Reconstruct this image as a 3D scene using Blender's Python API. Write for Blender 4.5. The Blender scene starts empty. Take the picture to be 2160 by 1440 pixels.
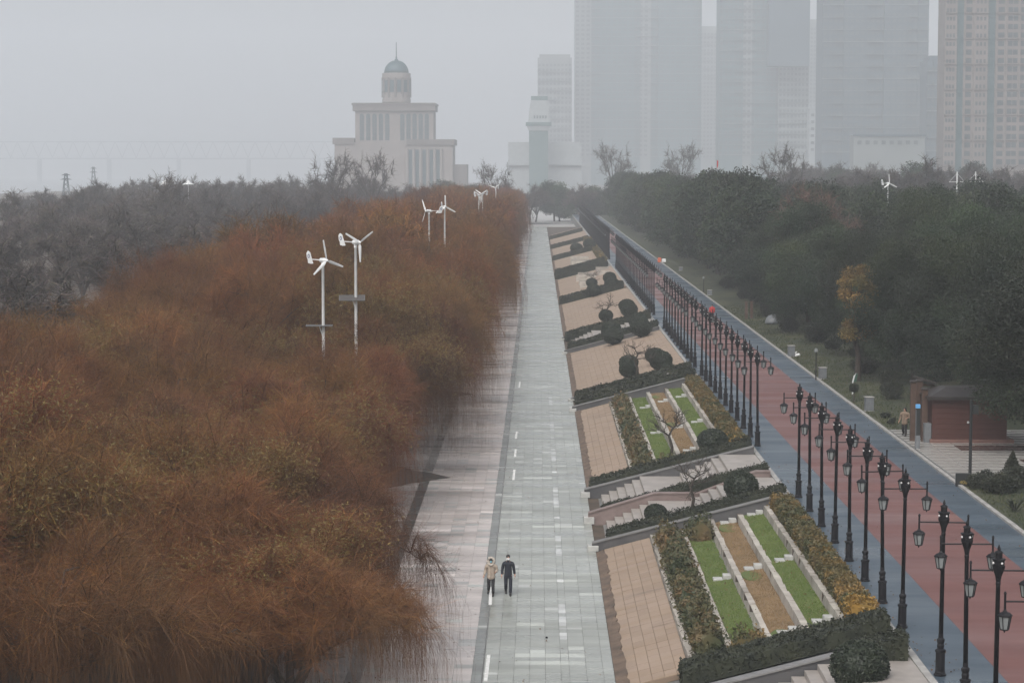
import bpy, math, random
import numpy as np
from mathutils import Vector, Matrix

# ------------------------------------------------------------------ camera, sky, sun, exposure
SC = bpy.context.scene
COL = SC.collection
R = math.radians
H = 18.3                                   # eye height above the promenade
F = 4550.0                                 # focal length in pixels of a 2160 px wide picture
PITCH = math.atan(361 / F)
YAW = math.atan(55 * math.cos(PITCH) / F)
cam_d = bpy.data.cameras.new("camera")
cam_d.sensor_width = 36.0
cam_d.lens = 36.0 * F / 2160
cam_d.clip_start = 1.0
cam_d.clip_end = 9000
cam = bpy.data.objects.new("camera", cam_d)
COL.objects.link(cam)
cam.location = (0, 0, H)
cam.rotation_euler = (math.pi / 2 - PITCH, 0, YAW)
SC.camera = cam

SUN_EL, SUN_AZ = R(50), R(200)             # azimuth clockwise from +Y (view direction)
world = bpy.data.worlds.new("World")
SC.world = world
world.use_nodes = True
wn, wl = world.node_tree.nodes, world.node_tree.links
wn.clear()
w_out = wn.new("ShaderNodeOutputWorld")
w_bg = wn.new("ShaderNodeBackground")
w_sky = wn.new("ShaderNodeTexSky")
w_sky.sky_type = 'NISHITA'
w_sky.sun_disc = False
w_sky.sun_elevation = SUN_EL
w_sky.sun_rotation = SUN_AZ
w_sky.air_density = 1.0
w_sky.dust_density = 6.0
w_sky.ozone_density = 1.0
w_hsv = wn.new("ShaderNodeHueSaturation")
w_hsv.inputs['Saturation'].default_value = 0.32
wl.new(w_sky.outputs[0], w_hsv.inputs['Color'])
wl.new(w_hsv.outputs[0], w_bg.inputs['Color'])
w_bg.inputs['Strength'].default_value = 0.14
wl.new(w_bg.outputs[0], w_out.inputs['Surface'])

sun_d = bpy.data.lights.new("sun", 'SUN')
sun_d.energy = 1.2
sun_d.angle = R(40)
sun_d.color = (1.0, 0.97, 0.93)
sun = bpy.data.objects.new("sun", sun_d)
COL.objects.link(sun)
sun.rotation_euler = (math.pi / 2 - SUN_EL, 0, math.pi - SUN_AZ)
sun.location = (0, 0, 120)

HAZE_DENSITY = 0.00045
HAZE_COLOR = (0.88, 0.925, 0.975, 1)

SC.view_settings.view_transform = 'Standard'
SC.view_settings.look = 'None'
SC.view_settings.gamma = 1.0
SC.view_settings.use_curve_mapping = False
SC.view_settings.exposure = 0.30
SC.render.engine = 'CYCLES'
SC.cycles.max_bounces = 6
SC.cycles.diffuse_bounces = 3
SC.cycles.glossy_bounces = 2
SC.cycles.volume_bounces = 2
SC.cycles.transparent_max_bounces = 8
SC.cycles.use_denoising = True
SC.cycles.use_adaptive_sampling = False
SC.cycles.adaptive_threshold = 0.01


# ------------------------------------------------------------------ measuring: photograph pixel -> point at a known height
_fw = Vector((-math.sin(YAW) * math.cos(PITCH), math.cos(YAW) * math.cos(PITCH), -math.sin(PITCH)))
_rt = Vector((math.cos(YAW), math.sin(YAW), 0))
_up = _rt.cross(_fw)


def _ray(px, py):
    return _fw + _rt * ((px - 1080) / F) - _up * ((py - 720) / F)


def at(px, py, e=0.0):
    d = _ray(px, py)
    t = (e - H) / d.z
    return Vector((d.x * t, d.y * t, e))


def far(px, py, y):
    d = _ray(px, py)
    t = y / d.y
    return Vector((d.x * t, y, H + d.z * t))


X0, X1, SLOPE, TOP = 2.8, 12.2, 0.2627, 2.47   # planted bank: foot, crest, rise, height of the upper path


def bank(x):
    return max(0.0, min(TOP, (x - X0) * SLOPE))


def on_bank(px, py):
    d = _ray(px, py)
    t = (-H - SLOPE * X0) / (d.z - SLOPE * d.x)
    return Vector((d.x * t, d.y * t, H + d.z * t))


# ------------------------------------------------------------------ materials
MATS = {}


def mat(name, c1, c2=None, rough=0.8, scale=4.0, c3=None, bump=0.0, bscale=None, coord='Object', stretch=(1, 1, 1),
        rnd=0.0, metal=0.0, attr=None, spec=0.5, detail=4.0, rvar=0.0, lo=0.35, hi=0.65):
    if name in MATS:
        return MATS[name]
    m = bpy.data.materials.new(name)
    m.use_nodes = True
    n, l = m.node_tree.nodes, m.node_tree.links
    b = n['Principled BSDF']
    b.inputs['Roughness'].default_value = rough
    b.inputs['Metallic'].default_value = metal
    b.inputs['Specular IOR Level'].default_value = spec
    tc = n.new('ShaderNodeTexCoord')
    mp = n.new('ShaderNodeMapping')
    mp.inputs['Scale'].default_value = stretch
    if coord == 'World':
        g = n.new('ShaderNodeNewGeometry')
        l.new(g.outputs['Position'], mp.inputs['Vector'])
    else:
        l.new(tc.outputs['Object'], mp.inputs['Vector'])
    nz = n.new('ShaderNodeTexNoise')
    nz.inputs['Scale'].default_value = scale
    nz.inputs['Detail'].default_value = detail
    l.new(mp.outputs[0], nz.inputs['Vector'])
    cr = n.new('ShaderNodeValToRGB')
    c2 = c2 or tuple(v * 0.8 for v in c1)
    cr.color_ramp.elements[0].position = lo
    cr.color_ramp.elements[0].color = (*c1, 1)
    cr.color_ramp.elements[1].position = hi
    cr.color_ramp.elements[1].color = (*c2, 1)
    if c3:
        e = cr.color_ramp.elements.new(min(0.97, hi + 0.13))
        e.color = (*c3, 1)
    l.new(nz.outputs['Fac'], cr.inputs['Fac'])
    colr = cr.outputs[0]
    if attr:
        a = n.new('ShaderNodeAttribute')
        a.attribute_name = attr
        mx = n.new('ShaderNodeMix')
        mx.data_type = 'RGBA'
        mx.blend_type = 'MULTIPLY'
        mx.inputs[0].default_value = 1.0
        l.new(colr, mx.inputs[6])
        l.new(a.outputs['Color'], mx.inputs[7])
        colr = mx.outputs[2]
    if rnd:
        oi = n.new('ShaderNodeObjectInfo')
        mr = n.new('ShaderNodeMapRange')
        mr.inputs['To Min'].default_value = 1 - rnd
        mr.inputs['To Max'].default_value = 1 + rnd
        l.new(oi.outputs['Random'], mr.inputs['Value'])
        hs = n.new('ShaderNodeHueSaturation')
        l.new(colr, hs.inputs['Color'])
        l.new(mr.outputs[0], hs.inputs['Value'])
        mr2 = n.new('ShaderNodeMapRange')
        mr2.inputs['To Min'].default_value = 0.5 - rnd * 0.05
        mr2.inputs['To Max'].default_value = 0.5 + rnd * 0.05
        ml = n.new('ShaderNodeMath')
        ml.operation = 'FRACT'
        m7 = n.new('ShaderNodeMath')
        m7.operation = 'MULTIPLY'
        m7.inputs[1].default_value = 7.31
        l.new(oi.outputs['Random'], m7.inputs[0])
        l.new(m7.outputs[0], ml.inputs[0])
        l.new(ml.outputs[0], mr2.inputs['Value'])
        l.new(mr2.outputs[0], hs.inputs['Hue'])
        colr = hs.outputs[0]
    l.new(colr, b.inputs['Base Color'])
    if rvar:
        mr3 = n.new('ShaderNodeMapRange')
        nz3 = n.new('ShaderNodeTexNoise')
        nz3.inputs['Scale'].default_value = scale * 0.6
        nz3.inputs['Detail'].default_value = 3
        l.new(mp.outputs[0], nz3.inputs['Vector'])
        mr3.inputs['From Min'].default_value = 0.3
        mr3.inputs['From Max'].default_value = 0.7
        mr3.inputs['To Min'].default_value = rough - rvar
        mr3.inputs['To Max'].default_value = rough + rvar
        l.new(nz3.outputs['Fac'], mr3.inputs['Value'])
        l.new(mr3.outputs[0], b.inputs['Roughness'])
    if bump:
        nb = n.new('ShaderNodeTexNoise')
        nb.inputs['Scale'].default_value = bscale or scale * 6
        nb.inputs['Detail'].default_value = 3
        l.new(mp.outputs[0], nb.inputs['Vector'])
        bp = n.new('ShaderNodeBump')
        bp.inputs['Strength'].default_value = bump
        bp.inputs['Distance'].default_value = 0.05
        l.new(nb.outputs['Fac'], bp.inputs['Height'])
        l.new(bp.outputs[0], b.inputs['Normal'])
    MATS[name] = m
    return m


# ------------------------------------------------------------------ mesh helpers
def np_mesh(name, V, quads=None, tris=None, face_col=None, smooth=False):
    me = bpy.data.meshes.new(name)
    V = np.asarray(V, dtype=np.float32).reshape(-1, 3)
    q = np.zeros((0, 4), np.int32) if quads is None else np.asarray(quads, np.int32).reshape(-1, 4)
    t = np.zeros((0, 3), np.int32) if tris is None else np.asarray(tris, np.int32).reshape(-1, 3)
    me.vertices.add(len(V))
    me.vertices.foreach_set('co', V.ravel())
    nl = q.size + t.size
    me.loops.add(nl)
    me.loops.foreach_set('vertex_index', np.concatenate([q.ravel(), t.ravel()]).astype(np.int32))
    me.polygons.add(len(q) + len(t))
    st = np.concatenate([np.arange(len(q)) * 4, q.size + np.arange(len(t)) * 3]).astype(np.int32)
    me.polygons.foreach_set('loop_start', st)
    if face_col is not None:
        a = me.attributes.new('tint', 'FLOAT_COLOR', 'FACE')
        a.data.foreach_set('color', np.asarray(face_col, np.float32).ravel())
    me.update(calc_edges=True)
    me.polygons.foreach_set('use_smooth', np.full(len(me.polygons), bool(smooth)))
    return me


class MB:
    """collects shapes; build() links them as one mesh object"""

    def __init__(s):
        s.v, s.f, s.m, s.mi = [], [], [], 0

    def use(s, i):
        s.mi = i
        return s

    def add(s, vs, fs):
        o = len(s.v)
        s.v.extend([tuple(p) for p in vs])
        for f in fs:
            s.f.append(tuple(o + i for i in f))
            s.m.append(s.mi)
        return s

    def box(s, x0, x1, y0, y1, z0, z1):
        return s.add([(x0, y0, z0), (x1, y0, z0), (x1, y1, z0), (x0, y1, z0), (x0, y0, z1), (x1, y0, z1), (x1, y1, z1), (x0, y1, z1)],
                     [(3, 2, 1, 0), (4, 5, 6, 7), (0, 1, 5, 4), (1, 2, 6, 5), (2, 3, 7, 6), (3, 0, 4, 7)])

    def hexa(s, b, t):
        return s.add(list(b) + list(t), [(3, 2, 1, 0), (4, 5, 6, 7), (0, 1, 5, 4), (1, 2, 6, 5), (2, 3, 7, 6), (3, 0, 4, 7)])

    def bevbox(s, x0, x1, y0, y1, z0, z1, b=0.02):
        v = [(x0, y0, z0), (x1, y0, z0), (x1, y1, z0), (x0, y1, z0), (x0, y0, z1 - b), (x1, y0, z1 - b), (x1, y1, z1 - b), (x0, y1, z1 - b),
             (x0 + b, y0 + b, z1), (x1 - b, y0 + b, z1), (x1 - b, y1 - b, z1), (x0 + b, y1 - b, z1)]
        return s.add(v, [(3, 2, 1, 0), (0, 1, 5, 4), (1, 2, 6, 5), (2, 3, 7, 6), (3, 0, 4, 7), (4, 5, 9, 8), (5, 6, 10, 9), (6, 7, 11, 10), (7, 4, 8, 11), (8, 9, 10, 11)])

    def prism(s, poly, y0, y1):
        """polygon in the XZ plane extruded along Y"""
        n = len(poly)
        v = [(x, y0, z) for x, z in poly] + [(x, y1, z) for x, z in poly]
        f = [tuple(range(n)), tuple(range(2 * n - 1, n - 1, -1))] + [(i, n + i, n + (i + 1) % n, (i + 1) % n) for i in range(n)]
        return s.add(v, f)

    def tube(s, pts, rad, n=6, cap=True):
        pts = [Vector(p) for p in pts]
        rad = rad if isinstance(rad, (list, tuple)) else [rad] * len(pts)
        v, f = [], []
        for i, p in enumerate(pts):
            t = (pts[min(i + 1, len(pts) - 1)] - pts[max(i - 1, 0)]).normalized()
            a = t.cross(Vector((0, 0, 1)) if abs(t.z) < 0.9 else Vector((1, 0, 0))).normalized()
            b = t.cross(a)
            for k in range(n):
                w = 2 * math.pi * k / n
                v.append(p + (a * math.cos(w) + b * math.sin(w)) * rad[i])
        for i in range(len(pts) - 1):
            for k in range(n):
                f.append((i * n + k, i * n + (k + 1) % n, (i + 1) * n + (k + 1) % n, (i + 1) * n + k))
        if cap:
            f.append(tuple(range(n))[::-1])
            f.append(tuple((len(pts) - 1) * n + k for k in range(n)))
        return s.add(v, f)

    def lathe(s, prof, n=12, c=(0, 0, 0), rot=0.0, caps=True):
        v, f = [], []
        for r, z in prof:
            for k in range(n):
                w = 2 * math.pi * k / n + rot
                v.append((c[0] + r * math.cos(w), c[1] + r * math.sin(w), c[2] + z))
        for i in range(len(prof) - 1):
            for k in range(n):
                f.append((i * n + k, i * n + (k + 1) % n, (i + 1) * n + (k + 1) % n, (i + 1) * n + k))
        if caps:
            f.append(tuple(range(n))[::-1])
            f.append(tuple((len(prof) - 1) * n + k for k in range(n)))
        return s.add(v, f)

    def ball(s, c, r, n=10, m=7, sq=(1, 1, 1)):
        prof = [(max(1e-3, math.sin(math.pi * i / m)), -math.cos(math.pi * i / m)) for i in range(m + 1)]
        o = len(s.v)
        s.lathe(prof, n)
        for i in range(o, len(s.v)):
            x, y, z = s.v[i]
            s.v[i] = (c[0] + x * r * sq[0], c[1] + y * r * sq[1], c[2] + z * r * sq[2])
        return s

    def mesh(s, name, smooth=False):
        me = bpy.data.meshes.new(name)
        me.from_pydata(s.v, [], s.f)
        me.polygons.foreach_set('material_index', s.m)
        if smooth:
            me.polygons.foreach_set('use_smooth', [True] * len(me.polygons))
        me.update()
        return me

    def build(s, name, material, parent=None, smooth=False, **kw):
        return obj(name, s.mesh(name, smooth), material, parent, **kw)


def obj(name, me, material=None, parent=None, label=None, cat=None, group=None, kind=None, loc=None):
    o = bpy.data.objects.new(name, me)
    COL.objects.link(o)
    if material is not None and not me.materials:
        for m in (material if isinstance(material, (list, tuple)) else [material]):
            me.materials.append(m)
    if parent is not None:
        o.parent = parent
    if loc is not None:
        o.location = loc
    return tag(o, label, cat, group, kind)


def tag(o, label=None, cat=None, group=None, kind=None):
    if label:
        o['label'] = label
    if cat:
        o['category'] = cat
    if group:
        o['group'] = group
    if kind:
        o['kind'] = kind
    return o


def thing(name, label, cat, loc=(0, 0, 0), rz=0.0, group=None, scale=1.0):
    o = bpy.data.objects.new(name, None)
    COL.objects.link(o)
    o.location = loc
    o.rotation_euler = (0, 0, rz)
    o.scale = (scale,) * 3 if not isinstance(scale, (tuple, list)) else scale
    return tag(o, label, cat, group)


KIDS = {}


def copy_tree(o, parent=None):
    c = o.copy()
    COL.objects.link(c)
    if parent is not None:
        c.parent = parent
    for ch in o.children:
        copy_tree(ch, c)
    return c


def place(proto, loc, rz=0.0, scale=1.0, label=None, group=None):
    """first use places the prototype itself, later uses place copies"""
    if proto.get('_used'):
        o = copy_tree(proto)
    else:
        o = proto
        proto['_used'] = 1
    o.location = loc
    o.rotation_euler = (0, 0, rz)
    o.scale = (scale,) * 3 if not isinstance(scale, (tuple, list)) else scale
    if label:
        o['label'] = label
    if group:
        o['group'] = group
    return o


# ------------------------------------------------------------------ numpy foliage helpers
def tubes(P, Rd, sides=3):
    N, K, _ = P.shape
    T = np.empty_like(P)
    T[:, 1:-1] = P[:, 2:] - P[:, :-2]
    T[:, 0] = P[:, 1] - P[:, 0]
    T[:, -1] = P[:, -1] - P[:, -2]
    T /= np.linalg.norm(T, axis=2, keepdims=True) + 1e-9
    ref = np.where(np.abs(T[..., 2:3]) < 0.9, np.array([0, 0, 1.0]), np.array([1.0, 0, 0]))
    A = np.cross(T, ref)
    A /= np.linalg.norm(A, axis=2, keepdims=True) + 1e-9
    B = np.cross(T, A)
    w = np.arange(sides) * 2 * np.pi / sides
    V = P[:, :, None, :] + Rd[:, :, None, None] * (A[:, :, None, :] * np.cos(w)[None, None, :, None] + B[:, :, None, :] * np.sin(w)[None, None, :, None])
    i = np.arange(N)[:, None, None] * K * sides + np.arange(K - 1)[None, :, None] * sides
    k = np.arange(sides)[None, None, :]
    k2 = (k + 1) % sides
    Q = np.stack([i + k, i + k2, i + sides + k2, i + sides + k], axis=3)
    return V.reshape(-1, 3), Q.reshape(-1, 4)


def leaves(C, rng, size, jitter=0.35, up=0.4, aspect=0.5):
    """small folded leaves: two triangles each, with depth"""
    N = len(C)
    d = rng.normal(size=(N, 3))
    d /= np.linalg.norm(d, axis=1, keepdims=True)
    nrm = rng.normal(size=(N, 3))
    nrm[:, 2] += up * 2
    s = np.cross(d, nrm)
    s /= np.linalg.norm(s, axis=1, keepdims=True) + 1e-9
    nn = np.cross(s, d)
    L = size * (1 + jitter * rng.uniform(-1, 1, N))[:, None]
    a = C - d * L * 0.5
    b = C + d * L * 0.5
    m1 = C + s * L * aspect * 0.5 + nn * L * 0.15
    m2 = C - s * L * aspect * 0.5 + nn * L * 0.15
    V = np.stack([a, m1, b, m2], axis=1).reshape(-1, 3)
    i = np.arange(N)[:, None] * 4
    T = np.concatenate([i + np.array([[0, 1, 2]]), i + np.array([[0, 2, 3]])], axis=0)
    return V, T


def cat_mesh(name, parts, smooth=False, cols=None):
    V, Q, T = [], [], []
    o = 0
    for v, q, t in parts:
        V.append(v)
        if q is not None and len(q):
            Q.append(np.asarray(q) + o)
        if t is not None and len(t):
            T.append(np.asarray(t) + o)
        o += len(v)
    return np_mesh(name, np.concatenate(V), np.concatenate(Q) if Q else None, np.concatenate(T) if T else None, cols, smooth)


# ------------------------------------------------------------------ THE SETTING
M_ground = mat('litter_soil', (0.045, 0.034, 0.026), (0.09, 0.065, 0.045), 0.9, 0.9, (0.05, 0.05, 0.03), bump=0.6, bscale=9)
M_grass = mat('winter_grass', (0.022, 0.030, 0.013), (0.050, 0.052, 0.022), 0.9, 0.35, (0.070, 0.058, 0.034), bump=0.8, bscale=11, detail=8)
M_water = mat('river_water', (0.16, 0.17, 0.17), (0.13, 0.14, 0.14), 0.12, 0.02, bump=0.05, bscale=0.6)
M_joint = mat('paving_joint', (0.17, 0.17, 0.165), (0.14, 0.14, 0.135), 0.6, 0.8)
M_tile = mat('paver_stone', (0.86, 0.855, 0.85), (1.14, 1.14, 1.14), 0.30, 0.42, rvar=0.16, detail=8, lo=.32, hi=.6, attr='tint', stretch=(0.35, 1.6, 1), coord='World', bump=0.10, bscale=30)

g = MB().box(-420, 200, -60, 3200, -0.9, -0.06)
g.build('ground', M_ground, kind='structure')
MB().box(-4190, 4190, -80, 6480, -5.0, -4.0).build('river_water', M_water, kind='structure')
MB().box(12.0, 1900, -60, 6400, -0.95, -0.08).build('ground', M_ground, kind='structure')

# paving base with the drain slot in it, slabs laid on it
PY0, PY1 = 66.0, 700.0
MB().box(-9.6, 2.8, PY0 - 30, PY1, -0.3, -0.016).build('promenade_bed', M_joint, kind='structure')
M_plaza = mat('plaza_stone', (0.30, 0.30, 0.29), (0.38, 0.36, 0.34), 0.4, 0.05, stretch=(0.3, 1.5, 1))
MB().box(-20, 21, PY1 + 0.01, 1150, -0.3, -0.004).build('far_plaza', M_plaza, kind='structure')
MB().box(-10, 12, 735, 750, -0.004, 0.35).build('plaza_step', mat('dark_step', (0.14, 0.14, 0.14), (0.2, 0.2, 0.2), 0.6), kind='structure')

prom = obj('promenade', MB().box(-9.75, -9.6, PY0, PY1, -0.25, 0.03).mesh('promenade'), mat('kerb_stone', (0.30, 0.29, 0.28), (0.22, 0.21, 0.2), 0.6, 3.0), kind='structure')
rng = np.random.default_rng(11)
gx = [-2.4, -2.03, -1.45, -0.87, -0.29, 0.29, 0.86, 1.17, 1.79, 2.41, 2.8]
pk = [-9.6, -8.9, -8.2, -7.5, -6.95, -6.4, -5.75, -5.1, -4.42, -3.75, -3.08, -2.4]
edges = pk + gx[1:]


def tile_box(x0, x1, y0, y1, z):
    b = 0.007
    return np.array([[x0 + b, y0 + b, z], [x1 - b, y0 + b, z], [x1 - b, y1 - b, z], [x0 + b, y1 - b, z],
                     [x0 + .004, y0 + .004, -0.014], [x1 - .004, y0 + .004, -0.014], [x1 - .004, y1 - .004, -0.014], [x0 + .004, y1 - .004, -0.014]])


TQ = np.array([[0, 1, 2, 3], [4, 5, 1, 0], [5, 6, 2, 1], [6, 7, 3, 2], [7, 4, 0, 3]])
tiles = []
y = PY0
ri = 0
white_run = np.zeros(len(edges))
while y < PY1 - 0.7:
    dep = 0.62 if rng.random() < 0.75 else 0.34
    ri += 1
    rowl = rng.normal(0, 0.035) + (0.09 if rng.random() < 0.05 else 0) + 0.05 * math.sin(y * 0.11) * math.sin(y * 0.043)
    streak0 = rng.integers(0, 22) if rng.random() < 0.34 else 99
    streak1 = streak0 + rng.integers(1, 6)
    smul = rng.uniform(1.1, 1.75)
    if y > 140:
        rowl *= .5
        smul = 1 + (smul - 1) * .4
    for c in range(len(edges) - 1):
        x0, x1 = edges[c], edges[c + 1]
        if x1 <= -2.4:
            base = np.array([0.45, 0.41, 0.392]) * (1 + rowl * 1.2)
            if abs((x0 + x1) / 2 + 6.65) < 0.4:
                base = np.array([0.09, 0.09, 0.088]) if 92 < y < 128 else np.array([0.22, 0.21, 0.2])
            elif x1 < -6.9:
                base = np.array([0.36, 0.33, 0.315])
            elif rng.random() < 0.10:
                base = np.array([0.34, 0.34, 0.33])
        elif x1 <= -2.0:
            base = np.array([0.18, 0.188, 0.18])
        else:
            base = np.array([0.272, 0.284, 0.262]) * (1 + rowl)
            if abs(x0 - 0.86) < 0.02 and 70 < y < 175:
                if rng.random() < (.62 if math.sin(y * .37 + 1) > .3 else .05):
                    base = np.array([0.46, 0.47, 0.46]) * rng.uniform(0.85, 1.1)
        if streak0 <= c < streak1 and x1 > -6.2:
            base = base * smul
        elif rng.random() < 0.02 and x1 > -6:
            base = np.array([0.40, 0.41, 0.39]) * rng.uniform(0.85, 1.1)
        base = base * (1 + rng.normal(0, 0.035))
        dz = rng.uniform(-0.0025, 0.0025)
        if abs(x0 + 2.03) < 0.02:
            x0 += 0.045                     # open drain slot
        tiles.append((x0, x1, y, y + dep, dz, base))
    y += dep
# the nearest slabs inside the frame are parts, one by one; the rest one mesh
inview = [i for i, t in enumerate(tiles) if t[3] > 76.0 and t[0] > -6.3][:300]
ins = set(inview)
proto_tile = {}
for i in inview:
    x0, x1, y0, y1, dz, colr = tiles[i]
    k = (round(x1 - x0, 2), round(y1 - y0, 2), tuple(np.round(colr / 0.04).astype(int)))
    if k not in proto_tile:
        V = tile_box(0, x1 - x0, 0, y1 - y0, 0)
        me = np_mesh('paver', V, TQ, face_col=np.tile(np.append(colr, 1), (5, 1)))
        me.materials.append(M_tile)
        proto_tile[k] = me
    obj('paver', proto_tile[k], parent=prom, loc=(x0, y0, dz))
Vs, Qs, Cs = [], [], []
for i, (x0, x1, y0, y1, dz, colr) in enumerate(tiles):
    if i in ins:
        continue
    Qs.append(TQ + 8 * len(Vs))
    Vs.append(tile_box(x0, x1, y0, y1, dz))
    Cs.append(np.tile(np.append(colr, 1), (5, 1)))
me = np_mesh('paver_field', np.concatenate(Vs), np.concatenate(Qs), face_col=np.concatenate(Cs))
obj('paver_field', me, M_tile, prom, kind='stuff')

# white lane dashes painted on the slabs
M_paint = mat('white_paint', (0.80, 0.80, 0.78), (0.6, 0.6, 0.58), 0.6, 6.0)
for (px0, py0, px1, py1) in [(1031, 1380, 1024, 1436), (1035, 1238, 1034, 1275), (1085, 990, 1083, 1012), (1088, 947, 1086, 963), (1090, 910, 1088, 925), (1097, 805, 1095, 817)]:
    a, b = at(px1, py1), at(px0, py0)
    xm = (a.x + b.x) / 2
    MB().hexa([(a.x - .07, a.y, 0.003), (a.x + .07, a.y, 0.003), (b.x + .07, b.y, 0.003), (b.x - .07, b.y, 0.003)],
              [(a.x - .065, a.y, 0.008), (a.x + .065, a.y, 0.008), (b.x + .065, b.y, 0.008), (b.x - .065, b.y, 0.008)]).build('lane_dash', M_paint, prom)

# triangular mulch beds reaching out from under the willows
M_mulch = mat('dark_mulch', (0.03, 0.024, 0.02), (0.06, 0.045, 0.035), 0.9, 2.0, bump=0.8)
for yy, tip in ((128, -5.2), (176, -5.3), (226, -5.3)):
    rm = random.Random(int(yy))
    ring = []
    for k in range(29):
        f = k / 14.0
        y_ = yy - 5.5 + 5.5 * f
        x_ = -9.5 + (tip + 9.5) * (f if f <= 1 else 2 - f)
        ring.append((x_ + rm.uniform(-.16, .16), y_ + rm.uniform(-.2, .2)))
    n = len(ring)
    MB().add([(x, y_, .012) for x, y_ in ring] + [(-9.5 + (x + 9.5) * .93, yy + (y_ - yy) * .93, .05 + rm.uniform(0, .03)) for x, y_ in ring],
             [tuple(range(n))[::-1], tuple(range(n, 2 * n))] + [(q, (q + 1) % n, n + (q + 1) % n, n + q) for q in range(n)]).build('planting_bed', M_mulch, kind='structure')

# upper path: blue and red running surface between kerbs
M_blue = mat('blue_track', (0.042, 0.062, 0.084), (0.064, 0.088, 0.112), 0.40, 0.5, (0.12, 0.145, 0.165), stretch=(0.16, 1.1, 1), coord='World', rvar=0.20, lo=.3, hi=.62, detail=8, bump=0.12, bscale=40)
M_red = mat('red_track', (0.120, 0.046, 0.040), (0.155, 0.066, 0.057), 0.5, 0.5, (0.25, 0.128, 0.112), stretch=(0.15, 1.0, 1), coord='World', rvar=0.20, lo=.3, hi=.62, detail=8, bump=0.12, bscale=40)
M_kerb = mat('pale_kerb', (0.36, 0.35, 0.33), (0.27, 0.26, 0.25), 0.55, 2.2, bump=0.2)
MB().box(12.2, 21.3, -20, 1150, 0.0, TOP - 0.012).build('path_base', M_joint, kind='structure')
MB().box(12.42, 14.6, -20, 1149, TOP - 0.01, TOP).build('blue_path', M_blue, kind='structure')
MB().box(14.603, 19.3, -20, 1149, TOP - 0.01, TOP + 0.002).build('red_path', M_red, kind='structure')
MB().box(19.303, 21.1, -20, 1149, TOP - 0.01, TOP).build('blue_path', M_blue, kind='structure')
for xa, xb, zt in ((12.16, 12.415, 0.03), (21.105, 21.33, 0.11)):
    k = MB().box(xa + .02, xb - .02, 60, 1140, TOP - 0.3, TOP - 0.05).build('path_kerb', M_kerb, kind='structure')
    protos = [MB().bevbox(0, xb - xa, 0, 1.49, 0, 0.16 + zt, 0.015).mesh('kerb_stone') for _ in range(1)]
    protos[0].materials.append(M_kerb)
    yy = 62.0
    n = 0
    while yy < 250:
        obj('kerb_stone', protos[0], parent=k, loc=(xa, yy, TOP - 0.16 + random.Random(n).uniform(-.006, .006)))
        yy += 1.5
        n += 1
    MB().bevbox(xa, xb, 250, 1140, TOP - 0.2, TOP + zt, 0.015).build('far_kerb', M_kerb, k)

# lawn on the right with a gentle rise towards the trees
gxs = np.concatenate([np.linspace(21.33, 30, 14), np.linspace(32, 260, 30)])
gys = np.concatenate([np.linspace(40, 260, 90), np.linspace(265, 1500, 60)])
rg = np.random.default_rng(5)
GX, GY = np.meshgrid(gxs, gys)
GZ = TOP + 0.03 + np.clip((GX - 21.4) * 0.05, 0, 0.7) + 0.05 * np.sin(GX * 1.1) * np.sin(GY * 0.7) * np.clip((GX - 21.6), 0, 1) + 0.02 * rg.normal(size=GX.shape)
GZ = np.where((GY > 106.8) & (GY < 133.2) & (GX < 47.5) & (GX > 21.9), np.minimum(GZ, TOP + 0.02), GZ)
nx, ny = len(gxs), len(gys)
idx = np.arange(nx * ny).reshape(ny, nx)
LQ = np.stack([idx[:-1, :-1], idx[:-1, 1:], idx[1:, 1:], idx[1:, :-1]], -1).reshape(-1, 4)
obj('lawn', np_mesh('lawn', np.stack([GX, GY, GZ], -1).reshape(-1, 3), LQ, smooth=True), M_grass, kind='structure')


def lawn_z(x):
    return TOP + 0.03 + min(0.7, max(0, (x - 21.4) * 0.05))


def blades(name, pts, rng, h, material, w=0.03, kind='stuff', parent=None, label=None):
    """short upright tapered tufts, three-sided"""
    N = len(pts)
    P = np.zeros((N, 3, 3))
    P[:, 0] = pts
    lean = rng.normal(size=(N, 2)) * 0.35
    hh = h * rng.uniform(0.6, 1.3, N)
    for k, f in ((1, 0.6), (2, 1.0)):
        P[:, k, :2] = pts[:, :2] + lean * hh[:, None] * f * f
        P[:, k, 2] = pts[:, 2] + hh * f
    Rd = np.tile(np.array([w, w * 0.7, w * 0.1]), (N, 1)) * rng.uniform(0.7, 1.3, (N, 1))
    V, Q = tubes(P, Rd, 3)
    return obj(name, np_mesh(name, V, Q), material, parent, kind=kind, label=label)


M_tuft = mat('grass_tuft', (0.022, 0.033, 0.012), (0.055, 0.06, 0.022), 0.8, 0.5, (0.09, 0.075, 0.038), coord='World')
rg = np.random.default_rng(8)
N = 9000
tx = 21.5 + rg.exponential(3.2, N)
ty = rg.uniform(80, 250, N)
keep = ~((ty > 108.5) & (ty < 131)) & (tx < 34)
tp = np.stack([tx, ty, TOP + 0.03 + np.clip((tx - 21.4) * 0.05, 0, 0.7)], -1)[keep]
blades('grass', tp, rg, 0.13, M_tuft, 0.035)

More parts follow.
